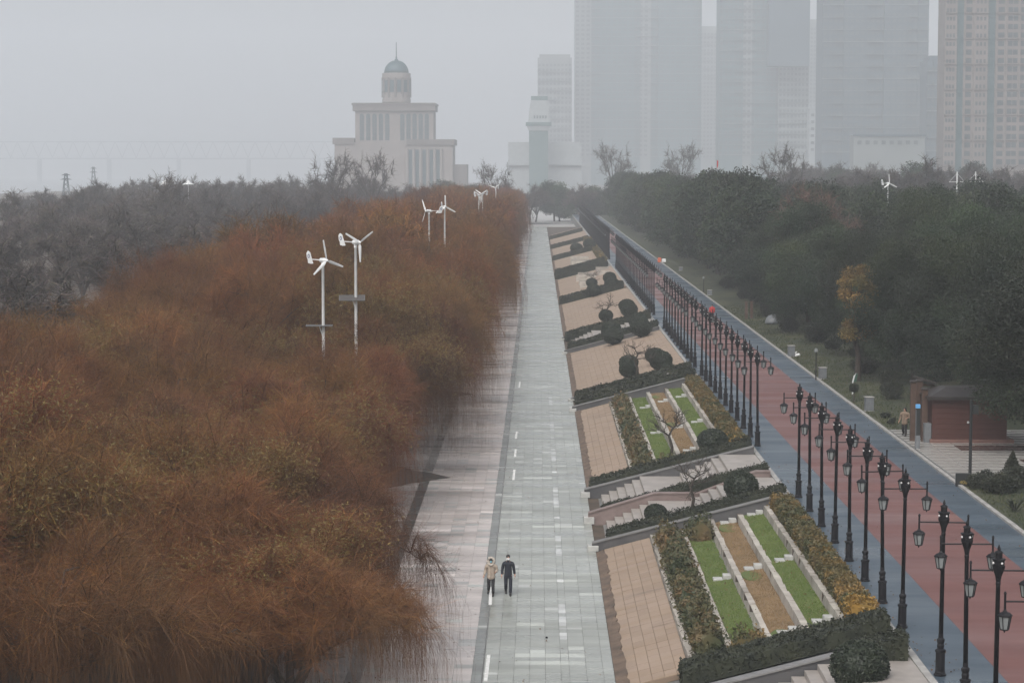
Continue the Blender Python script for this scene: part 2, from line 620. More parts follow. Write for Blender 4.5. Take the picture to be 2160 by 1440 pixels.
# paved forecourt of the kiosk
M_fore = mat('forecourt_stone', (0.33, 0.32, 0.30), (0.25, 0.24, 0.225), 0.32, 0.45, (0.2, 0.18, 0.17), stretch=(0.5, 1.5, 1), rvar=0.15)
M_brownp = mat('brown_paving', (0.075, 0.052, 0.046), (0.11, 0.078, 0.068), 0.3, 0.6, rvar=0.12, stretch=(0.4, 1.4, 1))
MB().box(21.34, 46, 109.5, 130.5, TOP - 0.3, TOP + 0.14).build('forecourt', M_joint, kind='structure')
fc = obj('forecourt_paving', MB().box(21.34, 46, 109.3, 109.5, TOP - .3, TOP + .16).mesh('forecourt_paving'), M_kerb, kind='structure')
sl = MB().bevbox(0.01, 1.19, 0.01, 1.19, 0, 0.02, 0.01).mesh('slab')
sl.materials.append(M_fore)
sl2 = MB().bevbox(0.01, 1.19, 0.01, 1.19, 0, 0.02, 0.01).mesh('slab')
sl2.materials.append(M_brownp)
for i in range(12):
    for j in range(17):
        x, yy = 21.38 + i * 1.2, 109.7 + j * 1.2
        dark = (119.5 < yy < 122.5 and x > 23) or (25.3 < x < 26.4 and rg.random() < .3)
        dd = math.hypot((x + .6) - 32.0, (yy + .6 - 115.2))
        if 4.2 < dd < 5.6:
            dark = True
        obj('slab', sl2 if dark else sl, parent=fc, loc=(x, yy, TOP + 0.14 + rg.uniform(-.003, .003)))

# ------------------------------------------------------------------ planted bank between promenade and upper path
M_brick = mat('bank_paving', (0.300, 0.200, 0.142), (0.355, 0.245, 0.178), 0.7, 0.6, (0.22, 0.150, 0.108), coord='World', stretch=(0.5, 1.0, 1), bump=0.2, bscale=20)
M_brickj = mat('bank_joint', (0.225, 0.165, 0.118), (0.19, 0.14, 0.102), 0.85)
M_stone = mat('white_wall_stone', (0.40, 0.37, 0.33), (0.29, 0.265, 0.232), 0.75, 1.6, (0.16, 0.14, 0.115), coord='World', bump=0.5, bscale=7, rnd=.2)
M_granite = mat('pink_granite', (0.20, 0.152, 0.14), (0.155, 0.115, 0.105), 0.55, 1.4, (0.15, 0.12, 0.11), bump=0.15, coord='World')
M_dwall = mat('dark_wall', (0.060, 0.060, 0.064), (0.09, 0.087, 0.087), 0.6, 0.8, (0.08, 0.078, 0.078), bump=0.2, coord='World')
M_step = mat('step_stone', (0.33, 0.30, 0.275), (0.26, 0.235, 0.215), 0.5, 1.5, coord='World')
M_soil = mat('bed_soil', (0.055, 0.036, 0.028), (0.085, 0.058, 0.045), 0.9, 2.0, bump=0.6, coord='World')


def sloped(mb, xa, xb, y0, y1, up0, up1):
    """slab following the bank, from up0 to up1 above it"""
    return mb.hexa([(xa, y0, bank(xa) + up0), (xb, y0, bank(xb) + up0), (xb, y1, bank(xb) + up0), (xa, y1, bank(xa) + up0)],
                   [(xa, y0, bank(xa) + up1), (xb, y0, bank(xb) + up1), (xb, y1, bank(xb) + up1), (xa, y1, bank(xa) + up1)])


emb = obj('embankment', MB().prism([(2.83, -.28), (12.15, -.28), (12.15, 2.1), (2.83, -.2)], 60, 606).mesh('embankment'), M_joint, kind='structure')


def paved_slope(xa, xb, y0, y1, single, name='bank_paving'):
    """laid tiles following the slope; the nearest are parts"""
    base = sloped(MB(), xa, xb, y0, y1, -0.22, -0.03).build(name, M_brickj, kind='structure')
    rg = np.random.default_rng(int(y0 * 10))
    nx = max(1, round((xb - xa) / 0.46))
    dx = (xb - xa) / nx
    ny = int((y1 - y0) / 0.9)
    dy = (y1 - y0) / ny
    variants = []
    for q in range(6):
        t = rg.uniform(0.93, 1.06)
        m = MB()
        b = 0.01
        z1 = dx * SLOPE
        m.hexa([(b * .4, b * .4, -.03), (dx - b * .4, b * .4, z1 - .03), (dx - b * .4, dy - b * .4, z1 - .03), (b * .4, dy - b * .4, -.03)],
               [(b, b, 0), (dx - b, b, z1), (dx - b, dy - b, z1), (b, dy - b, 0)])
        me = m.mesh('tile')
        me.materials.append(mat('bank_tile_%d' % q, tuple(np.array([0.262, 0.190, 0.132]) * t), tuple(np.array([0.292, 0.220, 0.168]) * t), 0.7, 0.7,
                                tuple(np.array([0.186, 0.136, 0.102]) * t), coord='World', stretch=(0.3, 1.3, 1), bump=0.25, bscale=20, detail=9, lo=.3, hi=.6))
        variants.append(me)
    cnt = 0
    mb = MB()
    for j in range(ny):
        for i in range(nx):
            x, yy = xa + i * dx, y0 + j * dy
            z = bank(x) + rg.uniform(-.004, .006)
            if cnt < single:
                obj('tile', variants[rg.integers(0, 6)], parent=base, loc=(x, yy, z))
                cnt += 1
            else:
                b = 0.012
                z1 = dx * SLOPE
                mb.use(int(rg.integers(0, 6)))
                mb.add([(x + b, yy + b, z), (x + dx - b, yy + b, z + z1), (x + dx - b, yy + dy - b, z + z1), (x + b, yy + dy - b, z),
                        (x, yy, z - .03), (x + dx, yy, z + z1 - .03), (x + dx, yy + dy, z + z1 - .03), (x, yy + dy, z - .03)],
                       [(0, 1, 2, 3), (4, 5, 1, 0), (5, 6, 2, 1), (6, 7, 3, 2), (7, 4, 0, 3)])
    if mb.v:
        mb.build('tile_field', [MATS['bank_tile_%d' % q] for q in range(6)], base, kind='stuff')
    return base


# earth gutter with crumbled edge at the foot of the slope
M_gut = mat('earth_gutter', (0.15, 0.105, 0.075), (0.085, 0.062, 0.048), 0.9, 1.0, (0.05, 0.05, 0.03), coord='World', bump=0.7)
rg = np.random.default_rng(21)


def foot_gutter(y0, y1):
    n = int((y1 - y0) / 0.5)
    V, Q = [], []
    for i in range(n + 1):
        yy = y0 + (y1 - y0) * i / n
        V += [(2.81, yy, 0.012), (2.96 + rg.uniform(-.05, .06), yy, 0.045 + rg.uniform(-.01, .03)), (3.22 + rg.uniform(-.10, .09), yy, 0.15 + rg.uniform(-.02, .02)), (3.3, yy, 0.02)]
        if i < n:
            for k in range(3):
                Q.append([i * 4 + k, i * 4 + k + 1, i * 4 + 5 + k, i * 4 + 4 + k])
    obj('earth_gutter', np_mesh('earth_gutter', V, Q), M_gut, kind='structure')


# ---- leafy shapes
M_hedge = mat('hedge_leaf', (0.011, 0.015, 0.008), (0.026, 0.030, 0.014), 0.65, 1.3, (0.04, 0.038, 0.018), coord='World')
M_hedgecore = mat('hedge_twigs', (0.016, 0.018, 0.011), (0.028, 0.028, 0.018), 0.9, 3.0)
M_topi = mat('topiary_leaf', (0.012, 0.019, 0.011), (0.024, 0.033, 0.017), 0.6, 1.8, (0.036, 0.042, 0.021))
M_gold = mat('golden_leaf', (0.050, 0.055, 0.020), (0.105, 0.073, 0.022), 0.6, 0.75, (0.19, 0.115, 0.03), coord='World', lo=0.38, hi=0.55, detail=6)
M_goldt = mat('yellow_gold_leaf', (0.15, 0.10, 0.022), (0.28, 0.16, 0.03), 0.6, 1.5, (0.08, 0.07, 0.02), coord='World')
M_rose = mat('rust_shrub_leaf', (0.032, 0.043, 0.016), (0.075, 0.066, 0.026), 0.6, 0.6, (0.125, 0.075, 0.028), coord='World', lo=0.40, hi=0.54, detail=6)
M_bark = mat('bark', (0.035, 0.028, 0.022), (0.055, 0.045, 0.036), 0.85, 6.0, bump=0.4)
SEED = [100]


def leafy_box(name, xa, xb, y0, y1, h, material, label, cat='hedge', dens=150, size=0.12, base=bank, fuzz=0.1, parent=None, lump=0.0, group=None, over=0.0):
    """clipped or shaggy hedge: dark twiggy core and a coat of leaves in one mesh"""
    SEED[0] += 1
    rg = np.random.default_rng(SEED[0])
    nx, ny = max(2, int((xb - xa) / 0.5)), max(2, int((y1 - y0) / 0.5))
    parts = []
    V = []
    us, vs = np.linspace(0, 1, nx + 1), np.linspace(0, 1, ny + 1)
    hh = h * (1 + lump * rg.normal(size=(nx + 1, ny + 1)))
    for i, u in enumerate(us):
        for j, v in enumerate(vs):
            x, yy = xa + u * (xb - xa), y0 + v * (y1 - y0)
            V.append((x, yy, base(x) + hh[i, j] * 0.93))
    nt = len(V)
    for i, u in enumerate(us):
        for j, v in enumerate(vs):
            x, yy = xa + u * (xb - xa), y0 + v * (y1 - y0)
            V.append((x, yy, base(x) - 0.05))
    Q = []
    for i in range(nx):
        for j in range(ny):
            a = i * (ny + 1) + j
            Q.append([a, a + ny + 1, a + ny + 2, a + 1])
    for i in range(nx):
        for j in (0, ny):
            a = i * (ny + 1) + j
            Q.append([a, a + ny + 1, nt + a + ny + 1, nt + a])
    for j in range(ny):
        for i in (0, nx):
            a = i * (ny + 1) + j
            Q.append([a, a + 1, nt + a + 1, nt + a])
    parts.append((np.array(V), np.array(Q), None))
    A_top, A_y, A_x = (xb - xa) * (y1 - y0), (xb - xa) * h, (y1 - y0) * h
    pts = []
    n = int(A_top * dens)
    u, v = rg.random(n), rg.random(n)
    i, j = (u * nx).astype(int), (v * ny).astype(int)
    x, yy = xa + u * (xb - xa), y0 + v * (y1 - y0)
    bz = np.array([base(q) for q in x])
    pts.append(np.stack([x, yy, bz + hh[i, j] + rg.normal(0, fuzz * 0.6, n)], -1))
    for s in (0, 1):
        n = int(A_y * dens)
        x = rg.uniform(xa, xb, n)
        bz = np.array([base(q) for q in x])
        pts.append(np.stack([x, (y0 if s == 0 else y1) + rg.normal(0, fuzz * 0.5, n), bz + rg.random(n) * h], -1))
        n = int(A_x * dens)
        q = xa if s == 0 else xb
        pts.append(np.stack([q + rg.normal(0, fuzz * 0.5, n), rg.uniform(y0, y1, n), base(q) + rg.random(n) * h], -1))
    V, T = leaves(np.concatenate(pts), rg, size, up=0.6, aspect=0.6)
    parts.append((V, None, T))
    me = cat_mesh(name, parts)
    me.materials.append(material)
    return obj(name, me, None, parent, label, cat, group)


def ball_proto(r=1.0, seed=1, flat=0.85):
    rg = np.random.default_rng(seed)
    root = thing('topiary_bush', 'clipped bush', 'topiary bush')
    b = MB().ball((0, 0, r * flat + 0.12), r * 0.93, 16, 10, (1, 1, flat))
    v = np.array(b.v)
    n = 2600
    d = rg.normal(size=(n, 3))
    d /= np.linalg.norm(d, axis=1, keepdims=True)
    C = d * r * rg.normal(1.0, 0.025, n)[:, None] * np.array([1, 1, flat]) + np.array([0, 0, r * flat + 0.12])
    V, T = leaves(C, rg, 0.13, up=0.2, aspect=0.6)
    q = np.array([f for f in b.f if len(f) == 4])
    me = cat_mesh('foliage', [(v, q, None), (V, None, T)])
    obj('foliage', me, M_topi, root)
    MB().tube([(0, 0, -0.3), (0.02, 0, 0.35)], [0.09, 0.07], 6).build('trunk', M_bark, root)
    return root


BALLS = [ball_proto(1.0, 3), ball_proto(1.0, 4, 0.78)]
# centre x, centre y, radius in the photograph, label
for i, (px, py, pr, lab) in enumerate([
    (1355, 1700, 35, 'small dark clipped ball bush at the foot of the further grass terraces, beside the hedge'),
    (1503, 932, 32, 'big dark clipped ball bush at the upper near corner of the further grass terraces'),
    (1563, 1030, 36, 'big dark clipped ball bush beside the upper flight of the nearer stairs'),
    (1383, 1083, 24, 'small dark clipped ball bush beside the lower flight of the nearer stairs'),
    (1812, 1412, 62, 'very large dark clipped bush below the nearest hedge at the bottom of the picture'),
    (1326, 766, 20, 'rear ball bush of the lower pair on the paved bank behind the double hedge'),
    (1326, 782, 20, 'front ball bush of the lower pair, beside the bare dwarf tree behind the double hedge'),
    (1382, 752, 21, 'rear ball bush of the upper trio on the paved bank behind the double hedge'),
    (1394, 764, 24, 'widest ball bush of the upper trio against the double hedge'),
    (1408, 775, 13, 'lowest and smallest ball bush of the upper trio, tucked in the double hedge'),
    (1289, 700, 21, 'rear ball bush of the pair covering the middle of the further stairs'),
    (1293, 710, 22, 'front ball bush of the pair covering the middle of the further stairs'),
    (1346, 680, 20, 'rear ball bush of the pair at the top of the further stairs'),
    (1352, 693, 23, 'front ball bush of the pair at the top of the further stairs'),
    (1278, 668, 15, 'lone ball bush under the bare dwarf tree behind the further stairs'),
    (1322, 646, 17, 'rear ball bush of the pair on the paved bank behind the further stairs'),
    (1327, 656, 18, 'front ball bush of the pair on the paved bank behind the further stairs'),
    (1248, 597, 12, 'ball bush under the small dwarf tree by the pale low terrace walls'),
    (1286, 588, 14, 'rear ball bush of the hazy pair near the lamps'),
    (1291, 600, 16, 'front ball bush of the hazy pair near the lamps'),
    (1252, 614, 15, 'low wide ball bush in the hazy hedge line'),
    (1216, 524, 13, 'left ball bush of the farthest pair in the haze'),
    (1243, 517, 13, 'right ball bush of the farthest pair in the haze')]):
    c = on_bank(px, py + pr * 0.8)
    r = pr * c.y / F
    c = on_bank(px, py + pr * 0.8)
    place(BALLS[i % 2], (c.x, c.y, bank(c.x)), i * 1.3, r, lab, 'clipped ball bushes on the bank')


def dwarf_tree(loc, h, seed, label):
    """gnarled bare pruned tree"""
    rr = random.Random(seed)
    root = thing('dwarf_tree', label, 'dwarf tree', loc, 0, 'bare gnarled dwarf trees on the bank')
    m = MB()
    pts = [Vector((0, 0, -.1)), Vector((.05 * h, 0, .25 * h)), Vector((-.02 * h, .03 * h, .5 * h)), Vector((.06 * h, 0, .68 * h))]
    m.tube(pts, [.04 * h, .032 * h, .028 * h, .02 * h], 7)
    m.build('trunk', M_bark, root, True)
    c = MB()

    def grow(p, d, L, r, depth):
        pts = [p]
        rad = [r]
        for k in range(4):
            d = (d + Vector((rr.uniform(-.6, .6), rr.uniform(-.6, .6), rr.uniform(-.35, .45)))).normalized()
            p = p + d * L / 4
            pts.append(p)
            rad.append(r * (1 - .18 * (k + 1)))
            if depth and k >= 1:
                for _ in range(2 if depth > 1 else 1):
                    dd = (d + Vector((rr.uniform(-1, 1), rr.uniform(-1, 1), rr.uniform(-.3, .8)))).normalized()
                    grow(p, dd, L * 0.55, r * .55, depth - 1)
        c.tube(pts, rad, 4)
    for k in range(6):
        a = k * 1.05 + rr.uniform(-.3, .3)
        grow(pts[2 + k % 2], Vector((math.cos(a), math.sin(a), rr.uniform(.1, .7))), .42 * h, .018 * h, 2)
    c.build('branches', M_bark, root)
    return root


for s, (px, py, top, lab) in enumerate([
    (1413, 968, 872, 'bare twisted dwarf tree standing in the further grass terraces'),
    (1458, 1078, 978, 'dark spreading dwarf tree in front of the nearer stairs middle wall'),
    (1341, 800, 722, 'bare dwarf tree in front of the double hedge and ball bushes'),
    (1281, 680, 628, 'bare dwarf tree over the lone ball bush behind the further stairs'),
    (1250, 606, 570, 'small hazy dwarf tree by the pale low terrace walls')]):
    p = on_bank(px, py)
    dwarf_tree((p.x, p.y, bank(p.x)), (py - top) * p.y / F * 1.03, 40 + s, lab)

# ---- terraced beds
WX = [5.55, 6.92, 8.34, 9.69, 11.0]
M_lawn1 = mat('terrace_green', (0.072, 0.105, 0.022), (0.095, 0.118, 0.030), 0.85, 0.5, (0.15, 0.125, 0.05), coord='World', bump=0.5, bscale=25, detail=6)
M_lawn2 = mat('terrace_brown', (0.21, 0.140, 0.075), (0.155, 0.105, 0.055), 0.9, 0.7, (0.12, 0.105, 0.045), coord='World', bump=0.5, bscale=25, detail=6)
M_lawn1b = mat('green_blade', (0.075, 0.115, 0.022), (0.11, 0.145, 0.035), 0.8, 0.8, coord='World')
M_lawn2b = mat('dry_blade', (0.23, 0.155, 0.08), (0.17, 0.115, 0.06), 0.85, 0.8, coord='World')
M_slab = mat('pale_slab', (0.42, 0.42, 0.40), (0.34, 0.34, 0.325), 0.6, 3.0, coord='World')


def stone_wall(parent, x, y0, y1, z0, z1, w, seed, mortar, lab=None):
    """low wall of single blocks"""
    rr = random.Random(seed)
    wl = MB().box(x + 0.03, x + w - 0.03, y0, y1, z0, z1 - 0.05).build('stone_wall', mortar, parent)
    variants = []
    for q in range(4):
        L = 1.2 + 0.35 * q
        m = MB()
        j = lambda: rr.uniform(-.032, .032)
        m.hexa([(j(), .012, 0), (w + j(), .012, 0), (w + j(), L - .012, 0), (j(), L - .012, 0)],
               [(.02 + j(), .03, z1 - z0 + j()), (w - .02 + j(), .03, z1 - z0 + j()), (w - .02 + j(), L - .03, z1 - z0 + j()), (.02 + j(), L - .03, z1 - z0 + j())])
        me = m.mesh('stone_block')
        me.materials.append(M_stone)
        variants.append((me, L))
    y = y0
    while y < y1 - 1.1:
        me, L = variants[rr.randrange(4)]
        if y + L > y1 + 0.3:
            me, L = variants[0]
        obj('stone_block', me, parent=wl, loc=(x, y, z0))
        y += L
    return wl


def terraced_bed(y0, y1, label, seats, near_word):
    root = thing('terraced_bed', label, 'planted terrace', (0, 0, 0))
    rg = np.random.default_rng(int(y0))
    lv = [bank(x) - 0.02 for x in WX]
    for i, x in enumerate(WX):
        z0 = bank(x) - 0.42 if i else bank(x) - 0.12
        stone_wall(root, x - 0.14, y0, y1, z0, bank(x) + 0.09, 0.28, int(y0) + i, M_soil)
    names = [('soil_strip', M_soil), ('green_lawn_strip', M_lawn1), ('brown_lawn_strip', M_lawn2), ('green_lawn_strip', M_lawn1), ('soil_strip', M_soil)]
    for i in range(5):
        xa = WX[i] + 0.12
        xb = (WX[i + 1] if i < 4 else 12.17) - 0.14
        za = lv[i] - 0.03
        zb = za + (0.09 if i < 4 else 0.16)
        n = int((y1 - y0) / 0.6)
        V, Q = [], []
        for k in range(n + 1):
            yy = y0 + 0.02 + (y1 - y0 - 0.04) * k / n
            for u in (0, .33, .66, 1):
                V.append((xa + u * (xb - xa), yy, za + u * (zb - za) + rg.uniform(-.02, .02)))
            if k < n:
                for c in range(3):
                    Q.append([k * 4 + c, k * 4 + c + 1, k * 4 + c + 5, k * 4 + c + 4])
        nm, mt = names[i]
        st = obj(nm, np_mesh(nm, V, Q, smooth=True), mt, root)
        if i in (1, 2, 3):
            N = int((y1 - y0) * 170)
            x = rg.uniform(xa + .02, xb - .02, N)
            pts = np.stack([x, rg.uniform(y0, y1, N), za + (x - xa) / (xb - xa) * (zb - za)], -1)
            blades('grass', pts, rg, 0.05, M_lawn1b if i != 2 else M_lawn2b, 0.02, parent=st)
    # green patches in the brown strip
    for f in (0.08, 0.5, 0.93):
        yy = y0 + f * (y1 - y0)
        m = MB()
        ring = [(WX[2] + 0.62 + 0.48 * math.cos(a) * random.Random(int(a * 9 + yy)).uniform(.8, 1.1), yy + 1.1 * math.sin(a)) for a in np.arange(0, 6.28, .5)]
        zz = lv[2] + 0.035
        m.add([(x, y, zz) for x, y in ring] + [(x, y, zz - .05) for x, y in ring], [tuple(range(len(ring)))] + [(i, len(ring) + i, len(ring) + (i + 1) % len(ring), (i + 1) % len(ring)) for i in range(len(ring))])
        m.build('green_patch', M_lawn1, root)
    for k, (px, py, row, lab) in enumerate(seats):
        x = WX[row + 1] - 0.52 if row < 4 else 10
        z = lv[row]
        p = at(px, py, z)
        s = thing('stone_bench', lab, 'stone bench', (x, p.y, z), 0, 'pale stone blocks with foot slabs on the terraces')
        MB().bevbox(0.0, 0.34, -0.24, 0.24, -0.02, 0.24, 0.02).build('seat_block', M_slab, s)
        MB().bevbox(-0.42, -0.02, -0.38, 0.22, -0.02, 0.09, 0.015).build('foot_slab', M_slab, s)
    return root


terraced_bed(75.2, 102.9, 'nearer terraced bed of green and brown grass strips between white stone walls',
             [(1490, 1120, 1, 'pale stone bench in lower green strip of the nearer terraces, far end'), (1532, 1222, 1, 'pale stone bench in lower green strip of the nearer terraces, halfway'),
              (1548, 1103, 2, 'pale stone bench in the brown strip of the nearer terraces, far end'), (1600, 1200, 2, 'pale stone bench in the brown strip of the nearer terraces, halfway'), (1672, 1335, 2, 'pale stone bench in the brown strip of the nearer terraces, near end'),
              (1606, 1085, 3, 'pale stone bench in upper green strip of the nearer terraces, far end'), (1669, 1182, 3, 'pale stone bench in upper green strip of the nearer terraces, halfway'), (1752, 1311, 3, 'pale stone bench in upper green strip of the nearer terraces, near end')], 'nearer')
terraced_bed(122.6, 163.0, 'further terraced bed of green and brown grass strips behind the nearer stairs',
             [(1350, 827, 1, 'pale stone bench in lower green strip of the further terraces, far end'), (1364, 861, 1, 'pale stone bench, lower green strip of the further terraces, second from the far end'), (1390, 914, 1, 'pale stone bench in the lower green strip behind the terrace dwarf tree'),
              (1388, 815, 2, 'pale stone bench in the brown strip of the further terraces, far end'), (1405, 848, 2, 'pale stone bench in the brown strip of the further terraces, second from far end'), (1434, 903, 2, 'pale stone bench in the brown strip of the further terraces, beside the dwarf tree'), (1460, 951, 2, 'pale stone bench in the brown strip of the further terraces, near end'),
              (1425, 806, 3, 'pale stone bench in upper green strip of the further terraces, far end'), (1447, 838, 3, 'pale stone bench in upper green strip of the further terraces, middle'), (1480, 891, 3, 'pale stone bench in upper green strip of the further terraces, near end')], 'further')

paved_slope(3.2, 5.38, 75.2, 102.9, 155)
paved_slope(3.2, 5.38, 122.6, 163.0, 60)
paved_slope(3.2, 12.14, 172.0, 214.5, 40)
for ya, yb in ((233.5, 292.5), (296.5, 359), (379, 435.5), (439.5, 499.5), (503.5, 567), (571, 604)):
    paved_slope(3.2, 12.14, ya, yb, 0)
for ya, yb in ((74, 102.6), (122.2, 163.5), (171.5, 215), (233, 293), (296, 360), (378.5, 436), (439, 500)):
    foot_gutter(ya, yb)

# shrub strips of the terraces
strip = lambda lvl: (lambda x: lvl)


def shrub_run(name, xa, xb, y0, y1, h, m, lab, n, lvl, dens=120, size=0.16):
    leafy_box(name, xa, xb, y0, y1, h, m, lab, 'shrubs', dens, size, strip(lvl), 0.28, lump=0.35)


shrub_run('shrub_bed', 5.78, 6.66, 76.8, 101.8, 0.62, M_rose, 'shaggy rusty shrubs between the two lowest white walls of the nearer terraces', 1, bank(5.55), 190, 0.17)
shrub_run('shrub_bed', 5.78, 6.66, 124.0, 162.0, 0.55, M_rose, 'shaggy rusty shrubs between the two lowest white walls of the further terraces', 1, bank(5.55), 110, 0.2)
shrub_run('shrub_bed', 7.1, 8.1, 75.6, 77.4, 0.5, M_gold, 'small yellow green shrubs at the near end of the nearer terraces', 1, bank(6.9), 150, 0.17)
shrub_run('shrub_bed', 7.2, 8.1, 99.6, 102.4, 0.55, M_rose, 'green shrubs at the far end of the lower lawn strip, nearer terraces', 1, bank(6.9), 150, 0.17)
shrub_run('shrub_bed', 7.1, 8.1, 123.2, 125.2, 0.4, M_gold, 'small yellow shrubs at the near end of the further terraces', 1, bank(6.9), 120, 0.18)
leafy_box('golden_hedge', 11.2, 12.12, 77.5, 87.6, 0.62, M_gold, 'clipped golden brown hedge beside the blue path, nearest stretch', 'hedge', 230, 0.13, strip(bank(11.1)), 0.12, lump=0.06)
leafy_box('golden_hedge', 11.2, 12.12, 88.2, 102.6, 0.66, M_gold, 'clipped golden brown hedge beside the blue path, just before the nearer stairs', 'hedge', 230, 0.13, strip(bank(11.1)), 0.12, lump=0.06)
leafy_box('golden_hedge', 11.2, 12.12, 123.4, 162.4, 0.62, M_gold, 'clipped golden brown hedge beside the blue path along the further terraces', 'hedge', 150, 0.16, strip(bank(11.1)), 0.12, lump=0.06)
leafy_box('yellow_bush', 11.1, 12.0, 75.4, 77.0, 0.8, M_goldt, 'bright yellow bush at the near upper corner of the nearer terraces', 'bush', 230, 0.13, strip(bank(11.1)), 0.14, lump=0.12)
leafy_box('yellow_bush', 11.1, 12.0, 122.4, 123.6, 0.7, M_goldt, 'bright yellow bush at the near upper corner of the further terraces', 'bush', 200, 0.14, strip(bank(11.1)), 0.14, lump=0.12)

# hedges that follow the bank
for ya, yb, xa, xb, h, lab in [
    (73.2, 74.9, 5.0, 12.1, 0.58, 'dark clipped hedge running down the bank at the bottom of the picture'),
    (103.5, 105.0, 3.4, 12.0, 0.62, 'dark clipped hedge between the nearer terraces and the nearer stairs'),
    (111.6, 113.0, 3.4, 12.0, 0.55, 'loose dark hedge behind the pink middle wall of the nearer stairs'),
    (120.6, 122.3, 3.0, 12.0, 0.75, 'dark clipped hedge between the nearer stairs and the further terraces'),
    (164.3, 166.4, 3.0, 12.0, 0.62, 'front hedge of the double hedge behind the further terraces'),
    (168.6, 170.9, 3.0, 12.0, 0.7, 'rear hedge of the double hedge behind the further terraces'),
    (215.3, 217.6, 3.1, 12.0, 0.8, 'hedge on the near side of the further stairs'),
    (230.5, 232.8, 3.0, 12.0, 0.8, 'hedge on the far side of the further stairs'),
    (293.3, 296.0, 3.0, 11.6, 0.9, 'single hedge with a bush in it across the middle of the bank'),
    (360.2, 362.6, 3.0, 11.6, 0.8, 'nearer of two hazy hedges beside the pale low terrace walls'),
    (376, 378.6, 3.0, 11.6, 0.8, 'further of two hazy hedges beside the pale low terrace walls'),
    (436, 439, 3.0, 11.6, 0.8, 'third hedge from the far end of the bank'),
    (500, 503, 3.0, 11.6, 0.8, 'second hedge from the far end of the bank'),
    (567.5, 570.5, 3.0, 11.6, 0.8, 'last hedge at the far end of the bank')]:
    leafy_box('hedge', xa, xb, ya, yb, h, M_hedge, lab, 'hedge', 190 if ya < 130 else 70, 0.12 if ya < 130 else 0.24, bank, 0.08, lump=0.05)
leafy_box('golden_hedge', 11.0, 12.1, 380, 434, 0.7, M_gold, 'hazy golden hedge at the top of the far bank', 'hedge', 25, 0.35, strip(bank(11.0)), 0.12, lump=0.1)
leafy_box('golden_hedge', 10.6, 12.1, 441, 498, 0.8, M_gold, 'farthest golden hedge at the top of the bank', 'hedge', 22, 0.4, strip(bank(10.8)), 0.12, lump=0.1)

# pale low terrace walls in the haze
for yy, xa, xb in ((318, 6.2, 9.0), (326, 6.2, 8.6), (338, 6.0, 9.2), (346, 6.4, 9.2), (384, 6.0, 10), (396, 6.0, 9.6), (408, 6.2, 9.6), (340, 9.4, 11.4), (352, 9.4, 11.6)):
    m = MB()
    m.box(xa, xb, yy, yy + 0.5, bank(xa) - .1, bank(xb) + 0.25)
    m.build('low_wall', M_stone, label='pale low garden wall stepping across the hazy part of the bank', cat='wall', group='pale low walls across the far bank')


# ---- walls and stairs
def bank_wall(y0, y1, h0, h1, m, label, cop=M_stone, block=True, flat=None):
    """parapet wall that follows the slope, coping and foot block as parts"""
    root = thing('parapet_wall', label, 'wall')
    prof = [(2.62, 0.0), (X1 - 0.1, bank(X1 - 0.1))] if flat is None else flat
    ring_b = [(x, -0.2) for x, z in prof]
    m_ = MB()
    poly = [(prof[0][0], -0.2)] + [(prof[-1][0], -0.2)] + [(x, z + h1) for x, z in reversed(prof)]
    m_.prism(poly, y0, y1)
    m_.build('wall_body', m, root)
    c = MB()
    for (xa, za), (xb, zb) in zip(prof[:-1], prof[1:]):
        c.hexa([(xa, y0 - .06, za + h1 + .002), (xb, y0 - .06, zb + h1 + .002), (xb, y1 + .06, zb + h1 + .002), (xa, y1 + .06, za + h1 + .002)],
               [(xa, y0 - .06, za + h1 + .06), (xb, y0 - .06, zb + h1 + .06), (xb, y1 + .06, zb + h1 + .06), (xa, y1 + .06, za + h1 + .06)])
    c.build('coping', cop, root)
    if block:
        MB().bevbox(2.4, 2.93, y0 - .12, y1 + .25, 0.006, min(.36, h1 * .7 + 0.02), .02).build('foot_block', M_slab, root)
    return root


M_cop2 = mat('grey_coping', (0.185, 0.18, 0.18), (0.14, 0.138, 0.135), 0.6, 2.0, coord='World')
bank_wall(70.4, 70.8, 0, 0.42, M_dwall, 'dark end wall below the nearest hedge at the bottom of the picture', M_cop2)
bank_wall(103.0, 103.35, 0, 0.34, M_dwall, 'dark end wall of the nearer terraces with a pale foot block', M_cop2)
bank_wall(111.0, 111.4, 0, 0.52, M_granite, 'pink granite middle wall between the two flights of the nearer stairs', M_granite,
          flat=[(2.62, 0.0), (6.05, 1.05), (8.35, 1.05), (11.3, 2.2), (12.05, 2.2)])
bank_wall(120.0, 120.4, 0, 0.42, M_dwall, 'dark end wall behind the upper flight of the nearer stairs', M_cop2)
bank_wall(163.4, 163.8, 0, 0.3, M_dwall, 'dark end wall of the further terraces', M_cop2)
bank_wall(171.2, 171.6, 0, 0.14, M_dwall, 'low dark wall behind the double hedge', M_cop2)
bank_wall(214.8, 215.1, 0, 0.3, M_dwall, 'dark wall on the near side of the further stairs', M_cop2)
bank_wall(233.0, 233.3, 0, 0.2, M_dwall, 'dark wall on the far side of the further stairs', M_cop2)


def stairs(y0, y1, label):
    root = thing('stone_stairs', label, 'stairs')
    n = 6
    rise = TOP / (2 * n)
    xs, z = 3.55, 0.0
    for fl in range(2):
        for k in range(n):
            z0 = z
            z += rise
            last = k == n - 1
            x0 = xs
            x1 = xs + (0.43 if not last else (2.25 if fl == 0 else 12.16 - xs - 0.01))
            MB().bevbox(x0, x1 + 0.03 * (not last), y0, y1, z0 - .35, z - (0.004 if (fl == 1 and last) else 0), 0.012).build('step' if not last else 'landing', M_step, root)
            xs = x1
    return root


